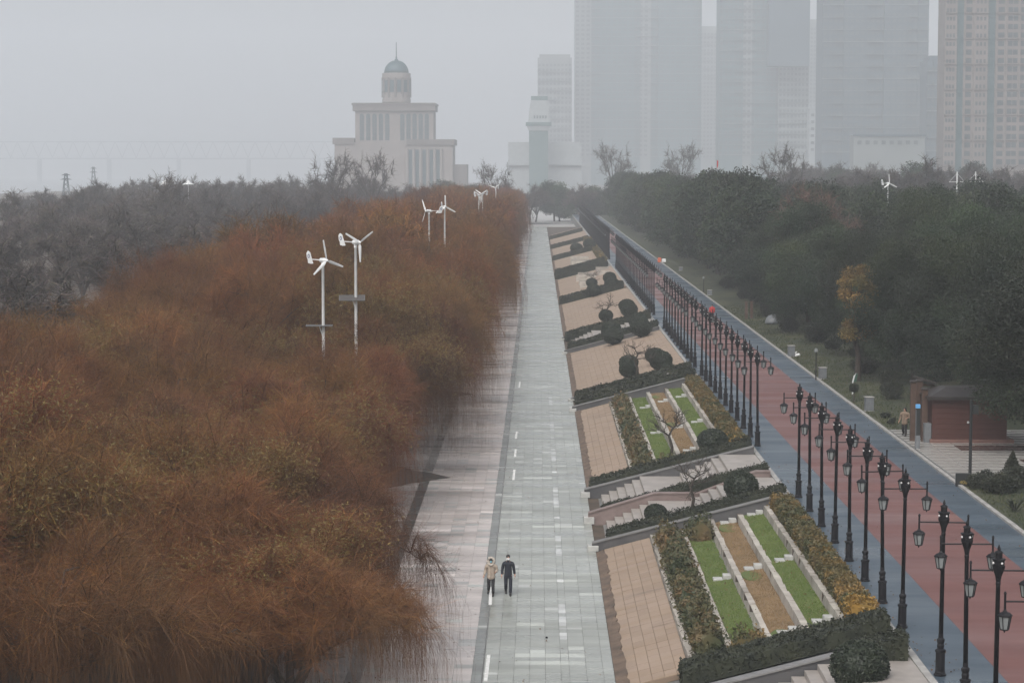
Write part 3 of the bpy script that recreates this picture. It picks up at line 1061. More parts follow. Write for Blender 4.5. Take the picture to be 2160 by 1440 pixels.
stairs(105.2, 110.9, 'pale steps of the nearer stairs on the camera side of the pink wall')
stairs(113.2, 119.9, 'pale stone steps of the nearer stairs, the flight behind the pink wall')
stairs(64.5, 70.3, 'pale stone steps at the bottom edge of the picture beside the large dark bush')
stairs(217.9, 230.2, 'pale hazy steps of the further stairs between two hedges')
stairs(166.5, 168.5, 'narrow steps hidden between the two rows of the double hedge')
leafy_box('hedge', 10.4, 12.0, 69.0, 70.2, 0.9, M_hedge, 'small dark hedge beside the very large bush at the bottom of the picture', 'hedge', 190, 0.12, bank, 0.08)

# ---- fallen leaves
M_fallen = mat('fallen_leaf', (0.16, 0.085, 0.03), (0.09, 0.05, 0.025), 0.8, 1.5, (0.22, 0.14, 0.04), coord='World')
rg = np.random.default_rng(404)
n = 900
fy = 76 + 130 * rg.random(n) ** 1.6
fx_ = np.clip(-9.2 + rg.exponential(2.2, n), -9.4, 2.6)
C1 = np.stack([fx_, fy, np.full(n, .022)], -1)
n = 420
bx = rg.uniform(3.3, 5.3, n)
C2 = np.stack([bx, rg.uniform(76, 102, n), (bx - X0) * SLOPE + .02], -1)
n = 260
gx_ = rg.uniform(7.1, 10.8, n)
C3 = np.stack([gx_, rg.uniform(76, 102, n), np.array([bank(WX[max(i for i in range(5) if WX[i] <= q)]) + .08 for q in gx_])], -1)
n = 500
C4 = np.stack([np.where(rg.random(n) < .6, 12.5 + rg.exponential(.4, n), 21.05 - rg.exponential(.6, n)), 60 + 150 * rg.random(n) ** 1.5, np.full(n, TOP + .022)], -1)
V, T = leaves(np.concatenate([C1, C3, C4]), rg, .075, up=3.0, aspect=.7)
obj('fallen_leaves', np_mesh('fallen_leaves', V, None, T), M_fallen, kind='stuff')

# ------------------------------------------------------------------ street lamps
M_iron = mat('black_iron', (0.006, 0.006, 0.008), (0.010, 0.010, 0.012), 0.5, 5.0, rvar=0.06, spec=0.25)
M_lglass = mat('lamp_glass', (0.24, 0.255, 0.255), (0.18, 0.195, 0.195), 0.25, 5.0)
M_bulb = mat('white_glass_eye', (0.6, 0.6, 0.6), (0.5, 0.5, 0.5), 0.2)


def lamp_parts():
    P = {}
    P['base'] = MB().lathe([(.20, 0), (.20, .05), (.165, .07), (.165, .12), (.15, .14), (.145, .74), (.17, .76), (.17, .82), (.10, .86), (.115, .96), (.10, 1.02), (.125, 1.1), (.125, 1.16), (.08, 1.2), (.075, 1.34)], 8)
    P['pole'] = MB().lathe([(.072, 1.34), (.062, 4.45), (.07, 4.47), (.07, 4.52), (.062, 4.55)], 8)
    P['head'] = MB().lathe([(.065, 4.55), (.09, 4.7), (.175, 4.93), (.18, 5.0), (.16, 5.01), (.165, 5.15), (.195, 5.16), (.19, 5.19), (.10, 5.2), (.10, 5.34), (.125, 5.35), (.115, 5.38), (.03, 5.43), (.05, 5.46), (.035, 5.5), (.006, 5.58)], 8, rot=math.pi / 8)
    e = MB()
    for a in range(4):
        w = a * math.pi / 2
        e.ball((.17 * math.cos(w + .4), .17 * math.sin(w + .4), 5.08), .035, 6, 4)
    P['lens'] = e
    for s in (-1, 1):
        P['arm%d' % s] = MB().tube([(s * .15, 0, 4.86), (s * .74, 0, 4.86)], .024, 6).ball((s * .76, 0, 5.07), .035, 6, 4).lathe([(.03, 0), (.03, .42), (.042, .44), (.02, .5)], 6, (s * .76, 0, 4.62))
        P['roof%d' % s] = MB().lathe([(.195, 0), (.2, .025), (.13, .09), (.06, .12), (.03, .17)], 6, (s * .76, 0, 4.48))
        P['foot%d' % s] = MB().lathe([(.008, -.07), (.03, -.01), (.11, 0), (.12, .03)], 6, (s * .76, 0, 4.12))
        P['glass%d' % s] = MB().lathe([(.10, 0), (.16, .335)], 6, (s * .76, 0, 4.145))
        fr = MB()
        for a in range(6):
            w = a * math.pi / 3
            fr.tube([(s * .76 + .108 * math.cos(w), .108 * math.sin(w), 4.14), (s * .76 + .172 * math.cos(w), .172 * math.sin(w), 4.49)], .013, 4)
        P['frame%d' % s] = fr
    return P


LP = lamp_parts()


def lamp_proto():
    r = thing('street_lamp', 'black street lamp', 'street lamp')
    LP['base'].build('base', M_iron, r)
    LP['pole'].build('pole', M_iron, r, True)
    hd = LP['head'].build('lamp_head', M_iron, r)
    LP['lens'].build('lens', M_bulb, hd)
    for s in (-1, 1):
        LP['arm%d' % s].build('arm', M_iron, r)
        ln = LP['roof%d' % s].build('lantern', M_iron, r)
        LP['foot%d' % s].build('lantern_foot', M_iron, ln)
        LP['glass%d' % s].build('glass_pane', M_lglass, ln)
        LP['frame%d' % s].build('lantern_frame', M_iron, ln)
    return r


def lamp_small():
    m = MB()
    for k, p in LP.items():
        m.use(1 if k.startswith('glass') else 0)
        o = len(m.v)
        m.v.extend(p.v)
        for f in p.f:
            m.f.append(tuple(o + i for i in f))
            m.m.append(m.mi)
    o = m.build('street_lamp', [M_iron, M_lglass])
    return tag(o, 'black twin-lantern street lamp in the crowded hazy far part of the row', 'street lamp')


lamp0, lamp1 = lamp_proto(), lamp_small()
ORD = ['first', 'second', 'third', 'fourth', 'fifth', 'sixth', 'seventh', 'eighth', 'ninth', 'tenth', 'eleventh', 'twelfth', 'thirteenth', 'fourteenth', 'fifteenth', 'sixteenth', 'seventeenth', 'eighteenth']
groups = [([54.5, 58.9, 63.0, 67.0], 'in the lower right corner'),
          ([74.1 + 4.27 * i for i in range(8)], 'in the eight beside the nearer terraces'),
          ([123.6 + 4.27 * i for i in range(11)], 'beside the further terraces'),
          ([173.5 + 4.25 * i for i in range(11)], 'beside the bank with ball bushes')]
for ys, where in groups:
    for i, yy in enumerate(ys):
        place(lamp0, (12.66, yy, TOP), random.Random(int(yy * 7)).uniform(-.05, .05), 1.0,
              'black street lamp, %s from the camera %s' % (ORD[i], where), 'black street lamps along the blue path').rotation_euler = (random.Random(int(yy * 3)).gauss(0, .006), random.Random(int(yy * 5)).gauss(.002, .006), random.Random(int(yy * 7)).uniform(-.07, .07))
ys = [236.5 + 4.25 * i for i in range(28)] + [385 + 4.25 * i for i in range(66)]
for yy in ys:
    place(lamp1, (12.72, yy, TOP), 0, 1.0, None, 'crowded far street lamps along the blue path')

# ------------------------------------------------------------------ willows
M_twig = mat('willow_twig', (0.138, 0.050, 0.0130), (0.108, 0.049, 0.0145), 0.8, 0.16, (0.115, 0.066, 0.017), coord='World', rnd=0.28, detail=3, attr='tint')
M_wleaf = mat('willow_leaf', (0.19, 0.125, 0.028), (0.12, 0.09, 0.024), 0.6, 1.2, (0.24, 0.17, 0.05), coord='World')
M_wbark = mat('willow_bark', (0.035, 0.026, 0.021), (0.055, 0.042, 0.034), 0.9, 5.0, bump=0.5)
M_graytwig = mat('grey_twig', (0.050, 0.040, 0.036), (0.07, 0.054, 0.046), 0.8, 0.2, coord='World', rnd=0.2, attr='tint')


def curve_pts(p0, p1, sag, K):
    t = np.linspace(0, 1, K)[:, None]
    mid = (p0 + p1) / 2 + sag
    return (1 - t) ** 2 * p0 + 2 * t * (1 - t) * mid + t ** 2 * p1


def willow(seed, Ht, Rc, n_limb, n_sub, n_fine, n_twig, K, tw, leaf=0, name='willow_tree', crownmat=None, weep=1.0, group=None):
    rg = np.random.default_rng(seed)
    root = thing(name, 'willow', 'tree')
    trunk = MB()
    tb = np.array([0.0, 0, -0.3])
    ttop = np.array([rg.normal(0, .2), rg.normal(0, .2), 0.2 * Ht])
    trunk.tube([tb, (tb + ttop) / 2 + np.array([.08, 0, 0]), ttop], [.30, .23, .21], 8)
    fines = []
    for i in range(n_limb):
        a = 2 * np.pi * i / n_limb + rg.uniform(-.3, .3)
        rr = Rc * (rg.uniform(.35, .72) if i else 0.1)
        e1 = np.array([rr * np.cos(a), rr * np.sin(a), Ht * (rg.uniform(.70, .80) - .40 * (rr / Rc) ** 2)])
        L = curve_pts(ttop, e1, np.array([-.15 * rr * np.cos(a), -.15 * rr * np.sin(a), .08 * Ht]), 6)
        trunk.tube(list(L), list(np.linspace(.15, .03, 6)), 6)
        for j in range(n_sub):
            t = rg.integers(2, 6)
            p = L[t]
            a2 = a + rg.normal(0, .9)
            r2 = Rc * rg.uniform(.22, .48)
            e2 = p + np.array([r2 * np.cos(a2), r2 * np.sin(a2), Ht * rg.uniform(.06, .24)])
            e2[2] = min(e2[2], Ht * (.88 - .42 * (np.hypot(e2[0], e2[1]) / Rc) ** 2.2))
            S = curve_pts(p, e2, np.array([0, 0, .02 * Ht]), 5)
            trunk.tube(list(S), list(np.linspace(.05, .014, 5)), 4)
            for k in range(n_fine):
                q = S[rg.integers(1, 5)]
                a3 = a2 + rg.normal(0, 1.4)
                r3 = Rc * rg.uniform(.06, .24)
                e3 = q + np.array([r3 * np.cos(a3), r3 * np.sin(a3), Ht * rg.uniform(-.02, .17)])
                fines.append(curve_pts(q, e3, np.array([0, 0, .3]), 4))
    Fn = np.array(fines)
    # keep the whole crown inside an uneven dome
    rF = np.hypot(Fn[..., 0], Fn[..., 1]) / Rc
    Fn[..., 2] = np.minimum(Fn[..., 2], Ht * (1.0 - .42 * rF ** 2.2))
    trunk.build('trunk', M_wbark, root)
    V0, Q0 = tubes(Fn, np.tile(np.linspace(.02, .010, 4), (len(Fn), 1)) * max(1, tw / .012), 3)
    N = len(Fn) * n_twig
    fi = np.repeat(np.arange(len(Fn)), n_twig)
    tt = rg.uniform(0, 2.999, N)
    i0 = tt.astype(int)
    fr = (tt - i0)[:, None]
    S = Fn[fi, i0] * (1 - fr) + Fn[fi, i0 + 1] * fr
    rad = np.hypot(S[:, 0], S[:, 1]) / Rc
    out = S[:, :2] / (np.hypot(S[:, 0], S[:, 1])[:, None] + .3)
    d = rg.normal(size=(N, 3)) * .95
    d[:, :2] += out * .45
    d[:, 2] += rg.uniform(.3, 1.6, N) * (1.2 - .6 * rad)
    d /= np.linalg.norm(d, axis=1, keepdims=True)
    Lh = rg.uniform(.35, 1.15, N) * Rc / 4.6 * (1 + weep * .7 * rad * rg.random(N))
    step = Lh / (K - 1)
    KH, K = K + 2, 3
    step = Lh / (K - 1)
    P = np.zeros((N, K, 3))
    P[:, 0] = S
    g = rg.uniform(.0, .55, N) * weep
    for k in range(1, K):
        d[:, 2] -= g * (0.45 + .3 * k)
        d += rg.normal(size=(N, 3)) * .16
        d /= np.linalg.norm(d, axis=1, keepdims=True)
        P[:, k] = P[:, k - 1] + d * step[:, None]
    P[..., 2] = np.maximum(P[..., 2], 0.25)
    Rd = np.linspace(tw, tw * .45, K)[None, :] * rg.uniform(.7, 1.25, (N, 1))
    V1, Q1 = tubes(P, Rd, 3)
    V0c = np.tile([.5, .5, .5, 1], (len(Q0), 1))
    # hanging strands at the rim of the crown
    rim = np.where((rad > .62) & (S[:, 2] > .3 * Ht))[0]
    nh = int(min(len(rim), N * .15 * weep)) if weep > .8 else 0
    hi_ = rg.choice(rim, nh, replace=False) if nh else np.zeros(0, int)
    PH = np.zeros((nh, KH, 3))
    if nh:
        PH[:, 0] = S[hi_]
        o2 = out[hi_] * rg.uniform(.0, .45, (nh, 1)) + rg.normal(size=(nh, 2)) * .22
        LL = np.minimum(rg.uniform(1.5, 5.2, nh), S[hi_, 2] - .4)
        for k in range(1, KH):
            f = k / (KH - 1)
            PH[:, k, :2] = PH[:, 0, :2] + o2 * (LL * .5 * min(1, f * 1.5))[:, None] + rg.normal(size=(nh, 2)) * .04
            PH[:, k, 2] = PH[:, 0, 2] + .25 * math.sin(f * 3.1) - LL * f ** 1.3
        VH, QH = tubes(PH, np.linspace(tw, tw * .4, KH)[None, :] * np.ones((nh, 1)) * .9, 3)
    # every twig keeps its own shade of bark
    tv = np.exp(rg.normal(0, .42, N))
    tint = np.stack([tv, tv * np.exp(rg.normal(0, .10, N)), tv * np.exp(rg.normal(0, .16, N)), np.ones(N)], -1)
    c1 = np.repeat(tint, (K - 1) * 3, axis=0)
    parts = [(V0, Q0, None), (V1, Q1, None)] + ([(VH, QH, None)] if nh else [])
    cols = np.concatenate([V0c, c1] + ([np.tile([.75, .75, .75, 1], (len(QH), 1))] if nh else []))
    me = cat_mesh('crown', parts, cols=cols)
    me.materials.append(crownmat or M_twig)
    cr = obj('crown', me, None, root)
    if leaf:
        n = leaf
        low = np.where(S[:, 2] < Ht * .8)[0]
        i = rg.choice(low, n)
        C = P[i, rg.integers(1, 3, n)] + rg.normal(0, .05, (n, 3))
        V, T = leaves(C, rg, 0.15, up=0, aspect=.3)
        lm = np_mesh('leaves', V, None, T)
        lm.materials.append(M_wleaf)
        tag(obj('yellow_leaves', lm, None, cr), kind='stuff')
    return root


W_near = [willow(1, 11.0, 4.9, 8, 6, 9, 50, 5, .0048), willow(2, 11.0, 4.9, 9, 6, 8, 50, 5, .0048), willow(3, 11.0, 4.9, 8, 6, 8, 50, 5, .0048, leaf=17000)]
W_far = [willow(4, 11.0, 4.9, 7, 5, 6, 26, 4, .017), willow(5, 11.0, 4.9, 7, 5, 6, 26, 4, .017)]

rr = random.Random(77)
GW = 'brown willows in the belt left of the promenade'
# first row along the promenade, then the body of the belt
edge = [(-8.0, 67.5, 6.6, 1.0), (-9.6, 72.0, 7.8, 1.0), (-8.9, 78.5, 8.2, .95), (-10.3, 84.5, 9.0, .9), (-11.2, 92, 9.2, .9), (-11.3, 103, 9.2, .88), (-10.6, 116.5, 9.8, .92), (-9.0, 128, 10.6, 1.0), (-9.1, 141, 11.2, 1.05), (-8.7, 154, 11.6, 1.05),
        (-8.6, 168, 12.6, 1.08), (-8.2, 182, 13, 1.1), (-8.4, 198, 13.4, 1.1), (-8.3, 214, 13.6, 1.1), (-8.4, 231, 13.8, 1.15), (-8.3, 249, 14, 1.15), (-8.4, 268, 14, 1.15)]
for i, (x, y, h, wd) in enumerate(edge):
    pr = W_near[(i * 2) % 3] if y < 260 else W_far[i % 2]
    place(pr, (x, y, 0), rr.uniform(0, 6.28), (wd, wd, h / 11.0),
          '%s brown weeping willow from the camera along the left edge of the promenade' % ORD[i], GW)
y = 287.0
i = 0
while y < 640:
    place(W_far[i % 2], (-8.6 + rr.uniform(-.4, .3), y, 0), rr.uniform(0, 6.28), (1.2, 1.2, rr.uniform(14, 15) / 11), 'hazy brown willow far along the left edge of the promenade', 'far willows edging the promenade')
    y += rr.uniform(17, 21) * .8
    i += 1
body = []
yrow = 64.0
while yrow < 640:
    nx = 3 if yrow < 180 else 2
    stepx = 14.6 / nx
    for c in range(nx):
        x = -14.6 - c * stepx * 1.15 - (1.6 if nx == 2 else 0) + rr.uniform(-1.2, 1.2) + (2.2 if int(yrow) % 2 else 0)
        y = yrow + rr.uniform(-2, 2)
        lim = 1e9
        if y < 122:
            lim = 9.2 + max(0, (-x - 13) * .22)       # lower trees in front of the white turbines
        h = min(lim, 11.8 + min(3.2, (y - 80) * .026)) * rr.uniform(.88, 1.09)
        if 117 < y < 133 and -15.8 < x < -10.6:
            continue
        body.append((x, y, h))
    yrow += 7.9 if yrow < 200 else (10.5 if yrow < 330 else 15)
for i, (x, y, h) in enumerate(body):
    near = y < 175
    pr = W_near[rr.randrange(3)] if near else W_far[rr.randrange(2)]
    if near and y < 98:
        pr = W_near[2] if rr.random() < .75 else W_near[0]
    wd = rr.uniform(.95, 1.15) if near else rr.uniform(1.1, 1.3)
    place(pr, (x, y, -.05), rr.uniform(0, 6.28), (wd, wd, h / 11.0),
          'brown leafless willow in the body of the near belt left of the promenade' if near else 'brown hazy willow in the body of the far belt left of the promenade', 'willows inside the near belt' if near else 'willows inside the far belt')

# ------------------------------------------------------------------ bare wood far left and behind
W_wood = [willow(6, 13.0, 5.0, 8, 5, 5, 26, 4, .034, name='bare_tree', crownmat=M_graytwig, weep=.5), willow(7, 13.0, 5.0, 8, 5, 5, 26, 4, .034, name='bare_tree', crownmat=M_graytwig, weep=.6)]
rr = random.Random(5)
for r_ in range(-1, 10):
    yb = 215 + r_ * 58
    for k in range(18):
        x = -43 - k * (7.6 + r_ * .85) + rr.uniform(-3, 3) - r_ * 1.5
        yy = yb + rr.uniform(-18, 18)
        px = 1135 + F * x / yy
        if px < (yy - 300) * .75 - 90:
            continue
        h = 11.4 + (yy - 215) * (.0105 if yy > 215 else .03) + rr.uniform(-.9, 1.1)
        place(W_wood[rr.randrange(2)], (x, yy, -.1), rr.uniform(0, 6.28), (rr.uniform(1.25, 1.6),) * 2 + (h / 13,), 'grey brown bare tree in the hazy wood beyond the willow belt', 'trees of the hazy wood on the left')


# ------------------------------------------------------------------ evergreens on the right
M_ever = mat('evergreen_leaf', (0.010, 0.021, 0.009), (0.022, 0.035, 0.011), 0.6, 0.12, (0.046, 0.047, 0.013), coord='World', rnd=0.38, detail=5, attr='tint')
M_yellow = mat('yellow_tree_leaf', (0.15, 0.095, 0.025), (0.10, 0.075, 0.022), 0.6, .8, (0.05, 0.05, 0.018), attr='tint')


def evergreen(seed, Ht, Rc, lobes, n_leaf, size, m=None, name='evergreen_tree', bottom=.18):
    rg = np.random.default_rng(seed)
    root = thing(name, 'tree', 'tree')
    t = MB()
    top = np.array([rg.normal(0, .3), rg.normal(0, .3), Ht * .45])
    t.tube([(0, 0, -.4), (.1, 0, Ht * .2), tuple(top)], [.26, .2, .15], 7)
    cs = []
    for i in range(lobes):
        a = rg.uniform(0, 6.283)
        u = (i + .5) / lobes
        z = Ht * (bottom + .1 + (.78 - bottom) * u)
        prof = math.sqrt(max(0.02, 1 - max(0, (u - .35) / .67) ** 2)) * (.75 + .25 * min(1, u / .35))
        rr_ = Rc * .78 * prof * rg.uniform(.7, 1.0)
        c = np.array([rr_ * np.cos(a), rr_ * np.sin(a), z])
        s = Rc * rg.uniform(.26, .44)
        cs.append((c, s))
        t.tube([tuple(top * rg.uniform(.6, 1)), tuple((top + c) / 2 + [0, 0, .2]), tuple(c)], [.09, .06, .02], 4)
    cs.append((np.array([0, 0, Ht * .62]), Rc * .62))
    t.build('trunk', M_wbark, root)
    C = []
    TC = []
    for c, s in cs:
        n = int(n_leaf / len(cs) * (s / (Rc * .36)) ** 2)
        d = rg.normal(size=(n, 3))
        d /= np.linalg.norm(d, axis=1, keepdims=True)
        k = rg.uniform(.0, 1, n) ** .35
        # leaf sprays: leaves gather around a few dozen twig ends
        nt = 40
        te = rg.normal(size=(nt, 3))
        te /= np.linalg.norm(te, axis=1, keepdims=True)
        w = rg.integers(0, nt, n)
        d = d * .55 + te[w] * .75
        d /= np.linalg.norm(d, axis=1, keepdims=True)
        C.append(c + d * (s * k * rg.uniform(.85, 1.12, n))[:, None] * np.array([1, 1, .8]))
        lobe = rg.uniform(.55, 1.6)
        spray = np.exp(rg.normal(0, .22, nt))[w] * lobe * np.exp(rg.normal(0, .2, n))
        TC.append(np.stack([spray * rg.uniform(.9, 1.2), spray, spray * .95, np.ones(n)], -1))
    V, T = leaves(np.concatenate(C), rg, size, up=.5, aspect=.55)
    TC = np.concatenate(TC)
    me = np_mesh('crown', V, None, T, np.concatenate([TC, TC]))
    me.materials.append(m or M_ever)
    obj('crown', me, None, root)
    return root


E_near = [evergreen(11, 14, 5.6, 40, 85000, .155, bottom=.06), evergreen(12, 14, 5.6, 34, 85000, .155, bottom=.08), evergreen(13, 14, 5.6, 44, 85000, .155, bottom=.05)]
E_far = [evergreen(14, 14, 5.6, 30, 17000, .36, bottom=.06), evergreen(15, 14, 5.6, 34, 17000, .36, bottom=.06)]
rr = random.Random(31)
i = 0
# front row beside the lawn
front = [(33, 97), (28.9, 119.3), (30.2, 135), (28.9, 146), (27.6, 158), (28.6, 169), (27.2, 181), (28.0, 194), (27.0, 207), (27.6, 220), (26.8, 233), (27.4, 246)]
for i, (x, yy) in enumerate(front):
    s = rr.uniform(.82, 1.02)
    s *= 1.12 if i == 1 else 1.0
    place(E_near[i % 3], (x, yy, lawn_z(x)), rr.uniform(0, 6.28), (s, s, (11.6 if i == 1 else rr.uniform(9.6, 13.2)) / 14),
          'dark green evergreen, %s from the camera in the front row along the right lawn' % ORD[i], 'evergreens in the front row on the right')
yy = 259
while yy < 720:
    x = 27.2 + rr.uniform(-.8, .8)
    place(E_far[rr.randrange(2)], (x, yy, lawn_z(x)), rr.uniform(0, 6.28), (1.12, 1.12, rr.uniform(12.5, 16.0) / 14), 'hazy evergreen far along the right edge of the path', 'far evergreens edging the path')
    yy += rr.uniform(12, 18)
for row in range(5):
    yy = 96 + rr.uniform(0, 8)
    while yy < 420 - row * 10:
        x = 37.5 + row * 9.6 + rr.uniform(-2, 2)
        near = yy < 215
        if x / yy < .28:
            h = rr.uniform(10.6, 14.4) - (0.9 if yy < 150 else 0)
            if row == 0 and 112 < yy < 131:
                x += 2.5
            place(E_near[rr.randrange(3)] if near else E_far[rr.randrange(2)], (x, yy, lawn_z(x)), rr.uniform(0, 6.28), (rr.uniform(.82, 1.0),) * 2 + (h / 14,),
                  'dark green evergreen inside the near part of the grove on the right' if near else 'dark green evergreen in the hazy back of the grove on the right', 'evergreens inside the near grove' if near else 'evergreens inside the far grove')
        yy += rr.uniform(11, 15.5)
# yellow-leaved tree, half hidden in the grove edge
Yt = evergreen(21, 9.5, 1.75, 26, 9000, .17, M_yellow, 'yellow_leaved_tree', .25)
c = far(1795, 660, 158)
place(Yt, (c.x + .9, 160.5, lawn_z(c.x)), 1.0, 1.0, 'narrow tree with ochre yellow leaves in front of the dark evergreens')
# bare, reddish crown above the grove, and bare trees far behind
Rt = [willow(8, 14, 5, 7, 4, 4, 12, 4, .024, name='bare_tree', crownmat=M_graytwig, weep=.1)]
Red = willow(9, 14, 5.6, 8, 5, 5, 14, 4, .018, name='bare_tree', crownmat=mat('red_brown_twig', (0.13, 0.07, 0.055), (0.10, 0.058, 0.048), 0.8, 0.3, coord='World', attr='tint'), weep=.1)
for (px, py, yy, h, lab) in [(1720, 372, 235, 0, 'reddish brown bare tree top rising behind the evergreens'), (1655, 285, 520, 0, 'tall bare tree in front of the pale towers'), (1292, 285, 800, 0, 'tall thin bare tree at the left foot of the towers'),
                             (1440, 285, 800, 0, 'faint tall bare tree between the towers'), (1040, 325, 640, 0, 'bare tree standing right of the domed building'), (700, 300, 560, 0, 'tall bare tree standing before the left end of the domed building'),
                             (790, 300, 600, 0, 'wide bare tree standing before the domed building facade'), (340, 340, 420, 0, 'bare tree top sticking out of the wood near the white tent tops')]:
    p = far(px, py, yy)
    base = lawn_z(p.x) if p.x > 21 else 0.0
    hh = p.z - base
    place(Red if yy == 235 else Rt[0], (p.x, yy, base), rr.uniform(0, 6.28), (hh / 14 * .9, hh / 14 * .9, hh / 14), lab, 'bare trees standing out against the haze')
rr = random.Random(9)
for k in range(90):
    yy = rr.uniform(470, 900)
    x = rr.uniform(40, 210)
    if x / yy > .27:
        continue
    px = 1135 + F * x / yy
    if px < 1330:
        continue
    low = .80 if px < 1680 else .94
    if rr.random() < .3:
        place(E_far[k % 2], (x, yy, 3.1), rr.uniform(0, 6.28), (1.4, 1.4, low * rr.uniform(15.5, 19.5) / 14), 'round evergreen in the hazy woods below the towers', 'evergreens below the towers')
    else:
        place(W_wood[k % 2], (x, yy, 3.1), rr.uniform(0, 6.28), (1.5, 1.5, low * rr.uniform(16, 20) / 13), 'brown bare tree in the hazy woods below the towers', 'bare trees below the towers')
for k in range(26):
    x = -52 + k * 4.4 + rr.uniform(-2, 2)
    yy = rr.uniform(720, 780) if x < 20 else rr.uniform(690, 760)
    place(E_far[k % 2] if rr.random() < .5 else W_wood[k % 2], (x, yy, 0), rr.uniform(0, 6.28), (1.4, 1.4, rr.uniform(.8, 1.1)), 'hazy tree in the line closing the far end of the promenade', 'trees closing the far end of the promenade')
for k in range(16):
    x = -150 + k * 8 + rr.uniform(-3, 3)
    yy = rr.uniform(600, 690)
    place(W_wood[k % 2], (x, yy, 0), rr.uniform(0, 6.28), (1.6, 1.6, rr.uniform(.9, 1.2)), 'faint tree in the wood left of the domed building', 'faint trees left of the domed building')



# ------------------------------------------------------------------ small wind turbines
M_white = mat('white_metal', (0.74, 0.75, 0.75), (0.64, 0.65, 0.65), 0.4, 2.0)
M_navy = mat('navy_print', (0.03, 0.05, 0.14), (0.04, 0.06, 0.16), 0.5)
M_solar = mat('solar_cell', (0.06, 0.052, 0.048), (0.08, 0.072, 0.066), 0.5, 3.0)
M_alu = mat('grey_aluminium', (0.15, 0.16, 0.17), (0.12, 0.13, 0.14), 0.45, 4.0)


def turbine(hub, ground, rz, phase, panel, label, L=1.18):
    r = thing('wind_turbine', label, 'wind turbine', (hub.x, hub.y, ground), rz, 'small white wind turbines')
    h = hub.z - ground
    MB().lathe([(.13, 0), (.12, .1), (.10, h * .5), (.08, h - .35), (.10, h - .33), (.10, h - .25)], 10).build('pole', M_white, r, True)
    nac = MB().tube([(-.28, 0, h), (-.2, 0, h), (.2, 0, h), (.34, 0, h)], [.05, .13, .15, .10], 10).lathe([(.10, -.3), (.09, 0)], 8, (0, 0, h)).build('nacelle', M_white, r)
    MB().tube([(.34, 0, h), (.42, 0, h), (.5, 0, h)], [.11, .09, .02], 8).build('spinner', M_white, nac)
    for k in range(3):
        a = R(phase + 120 * k)
        u = Vector((0, math.cos(a), math.sin(a)))
        w = Vector((0, -math.sin(a), math.cos(a)))
        m = MB()
        vs = []
        for t, c, tw in ((.07, .04, .5), (.2, .09, .45), (.6, .075, .25), (1, .05, .1)):
            p = Vector((.40, 0, h)) + u * (L * t)
            d = (w * math.cos(tw) + Vector((1, 0, 0)) * math.sin(tw))
            n = d.cross(u)
            vs += [p - d * c, p + n * .018, p + d * c, p - n * .018]
        fs = [(0, 1, 2, 3)[::-1], (12, 13, 14, 15)]
        for q in range(3):
            for e in range(4):
                fs.append((q * 4 + e, q * 4 + (e + 1) % 4, q * 4 + 4 + (e + 1) % 4, q * 4 + 4 + e))
        m.add(vs, fs).build('blade', M_white, r)
    bm_ = MB().tube([(-.2, 0, h), (-1.15, 0, h + .02)], [.035, .028], 6).build('tail_boom', M_white, r)
    out = [(-1.0, -.22), (-1.15, .05), (-1.32, .42), (-1.52, .5), (-1.66, .36), (-1.62, .12), (-1.52, -.02), (-1.50, -.2), (-1.25, -.24)]
    m = MB()
    m.prism([(x, h + z) for x, z in out], -.02, .02)
    fin = m.build('tail_fin', M_white, bm_)
    for sgn in (-1, 1):
        e = MB()
        n = 14
        ring = []
        for rad in (.115, .065):
            for k in range(n):
                w = 2 * math.pi * k / n
                ring.append((-1.42 + rad * math.cos(w), sgn * .026, h + .2 + rad * math.sin(w)))
        ring += [(x, sgn * .018, z) for x, y_, z in ring]
        fs = []
        for k in range(n):
            k2 = (k + 1) % n
            fs.append((k, k2, n + k2, n + k))
            fs.append((k, 2 * n + k, 2 * n + k2, k2))
            fs.append((n + k, n + k2, 3 * n + k2, 3 * n + k))
        e.add(ring, fs).build('ring_emblem', M_navy, fin)
    if panel is not None:
        zp, yaw, tilt = panel
        p = MB().box(-.9, .9, -.6, .6, -.02, .02).build('solar_panel', [M_solar], r)
        p.location = (-.05, -.25, zp - ground)
        p.rotation_euler = (tilt, 0, yaw - rz)
        p.scale = (.82, .6, .5)
        fr = MB().box(-.93, .93, -.63, -.6, -.03, .03).box(-.93, .93, .6, .63, -.03, .03).box(-.93, -.9, -.6, .6, -.03, .03).box(.9, .93, -.6, .6, -.03, .03).box(-.93, .93, -.02, .02, -.06, -.025).build('panel_frame', M_alu, p)
        MB().tube([(.05, -.1, zp - ground - .55), (-.02, -.25, zp - ground - .05)], .03, 5).build('bracket', M_white, r)
    return r


h1 = far(681, 549, 124)
turbine(h1, 0, R(-50), 101, (far(681, 686, 124).z, R(3), R(2)), 'nearer left of the two white wind turbines standing out of the willows', 1.2)
h2 = far(750, 511, 127)
turbine(h2, 0, R(-48), 32, (far(750, 628, 127).z, R(5), R(22)), 'taller right turbine of the near pair, with a grey solar panel on its pole', 1.15)
turbine(far(905, 445, 214), 0, R(215), 120, None, 'left turbine of the middle pair in the willows, its tail to the right', 1.25)
turbine(far(938, 436, 222), 0, R(-75), 92, None, 'right turbine of the middle pair in the willows')
turbine(far(1010, 412, 345), 0, R(-60), 150, None, 'left turbine of the far pair near the promenade end', 1.3)
turbine(far(1018, 409, 352), 0, R(240), 30, None, 'right turbine of the far pair near the promenade end', 1.3)
turbine(far(1046, 396, 430), 0, R(250), 40, None, 'farthest turbine above the end of the willow belt', 1.3)
turbine(far(1873, 387, 262), 3.1, R(-70), 95, None, 'lone small turbine above the evergreens on the right', 1.1)
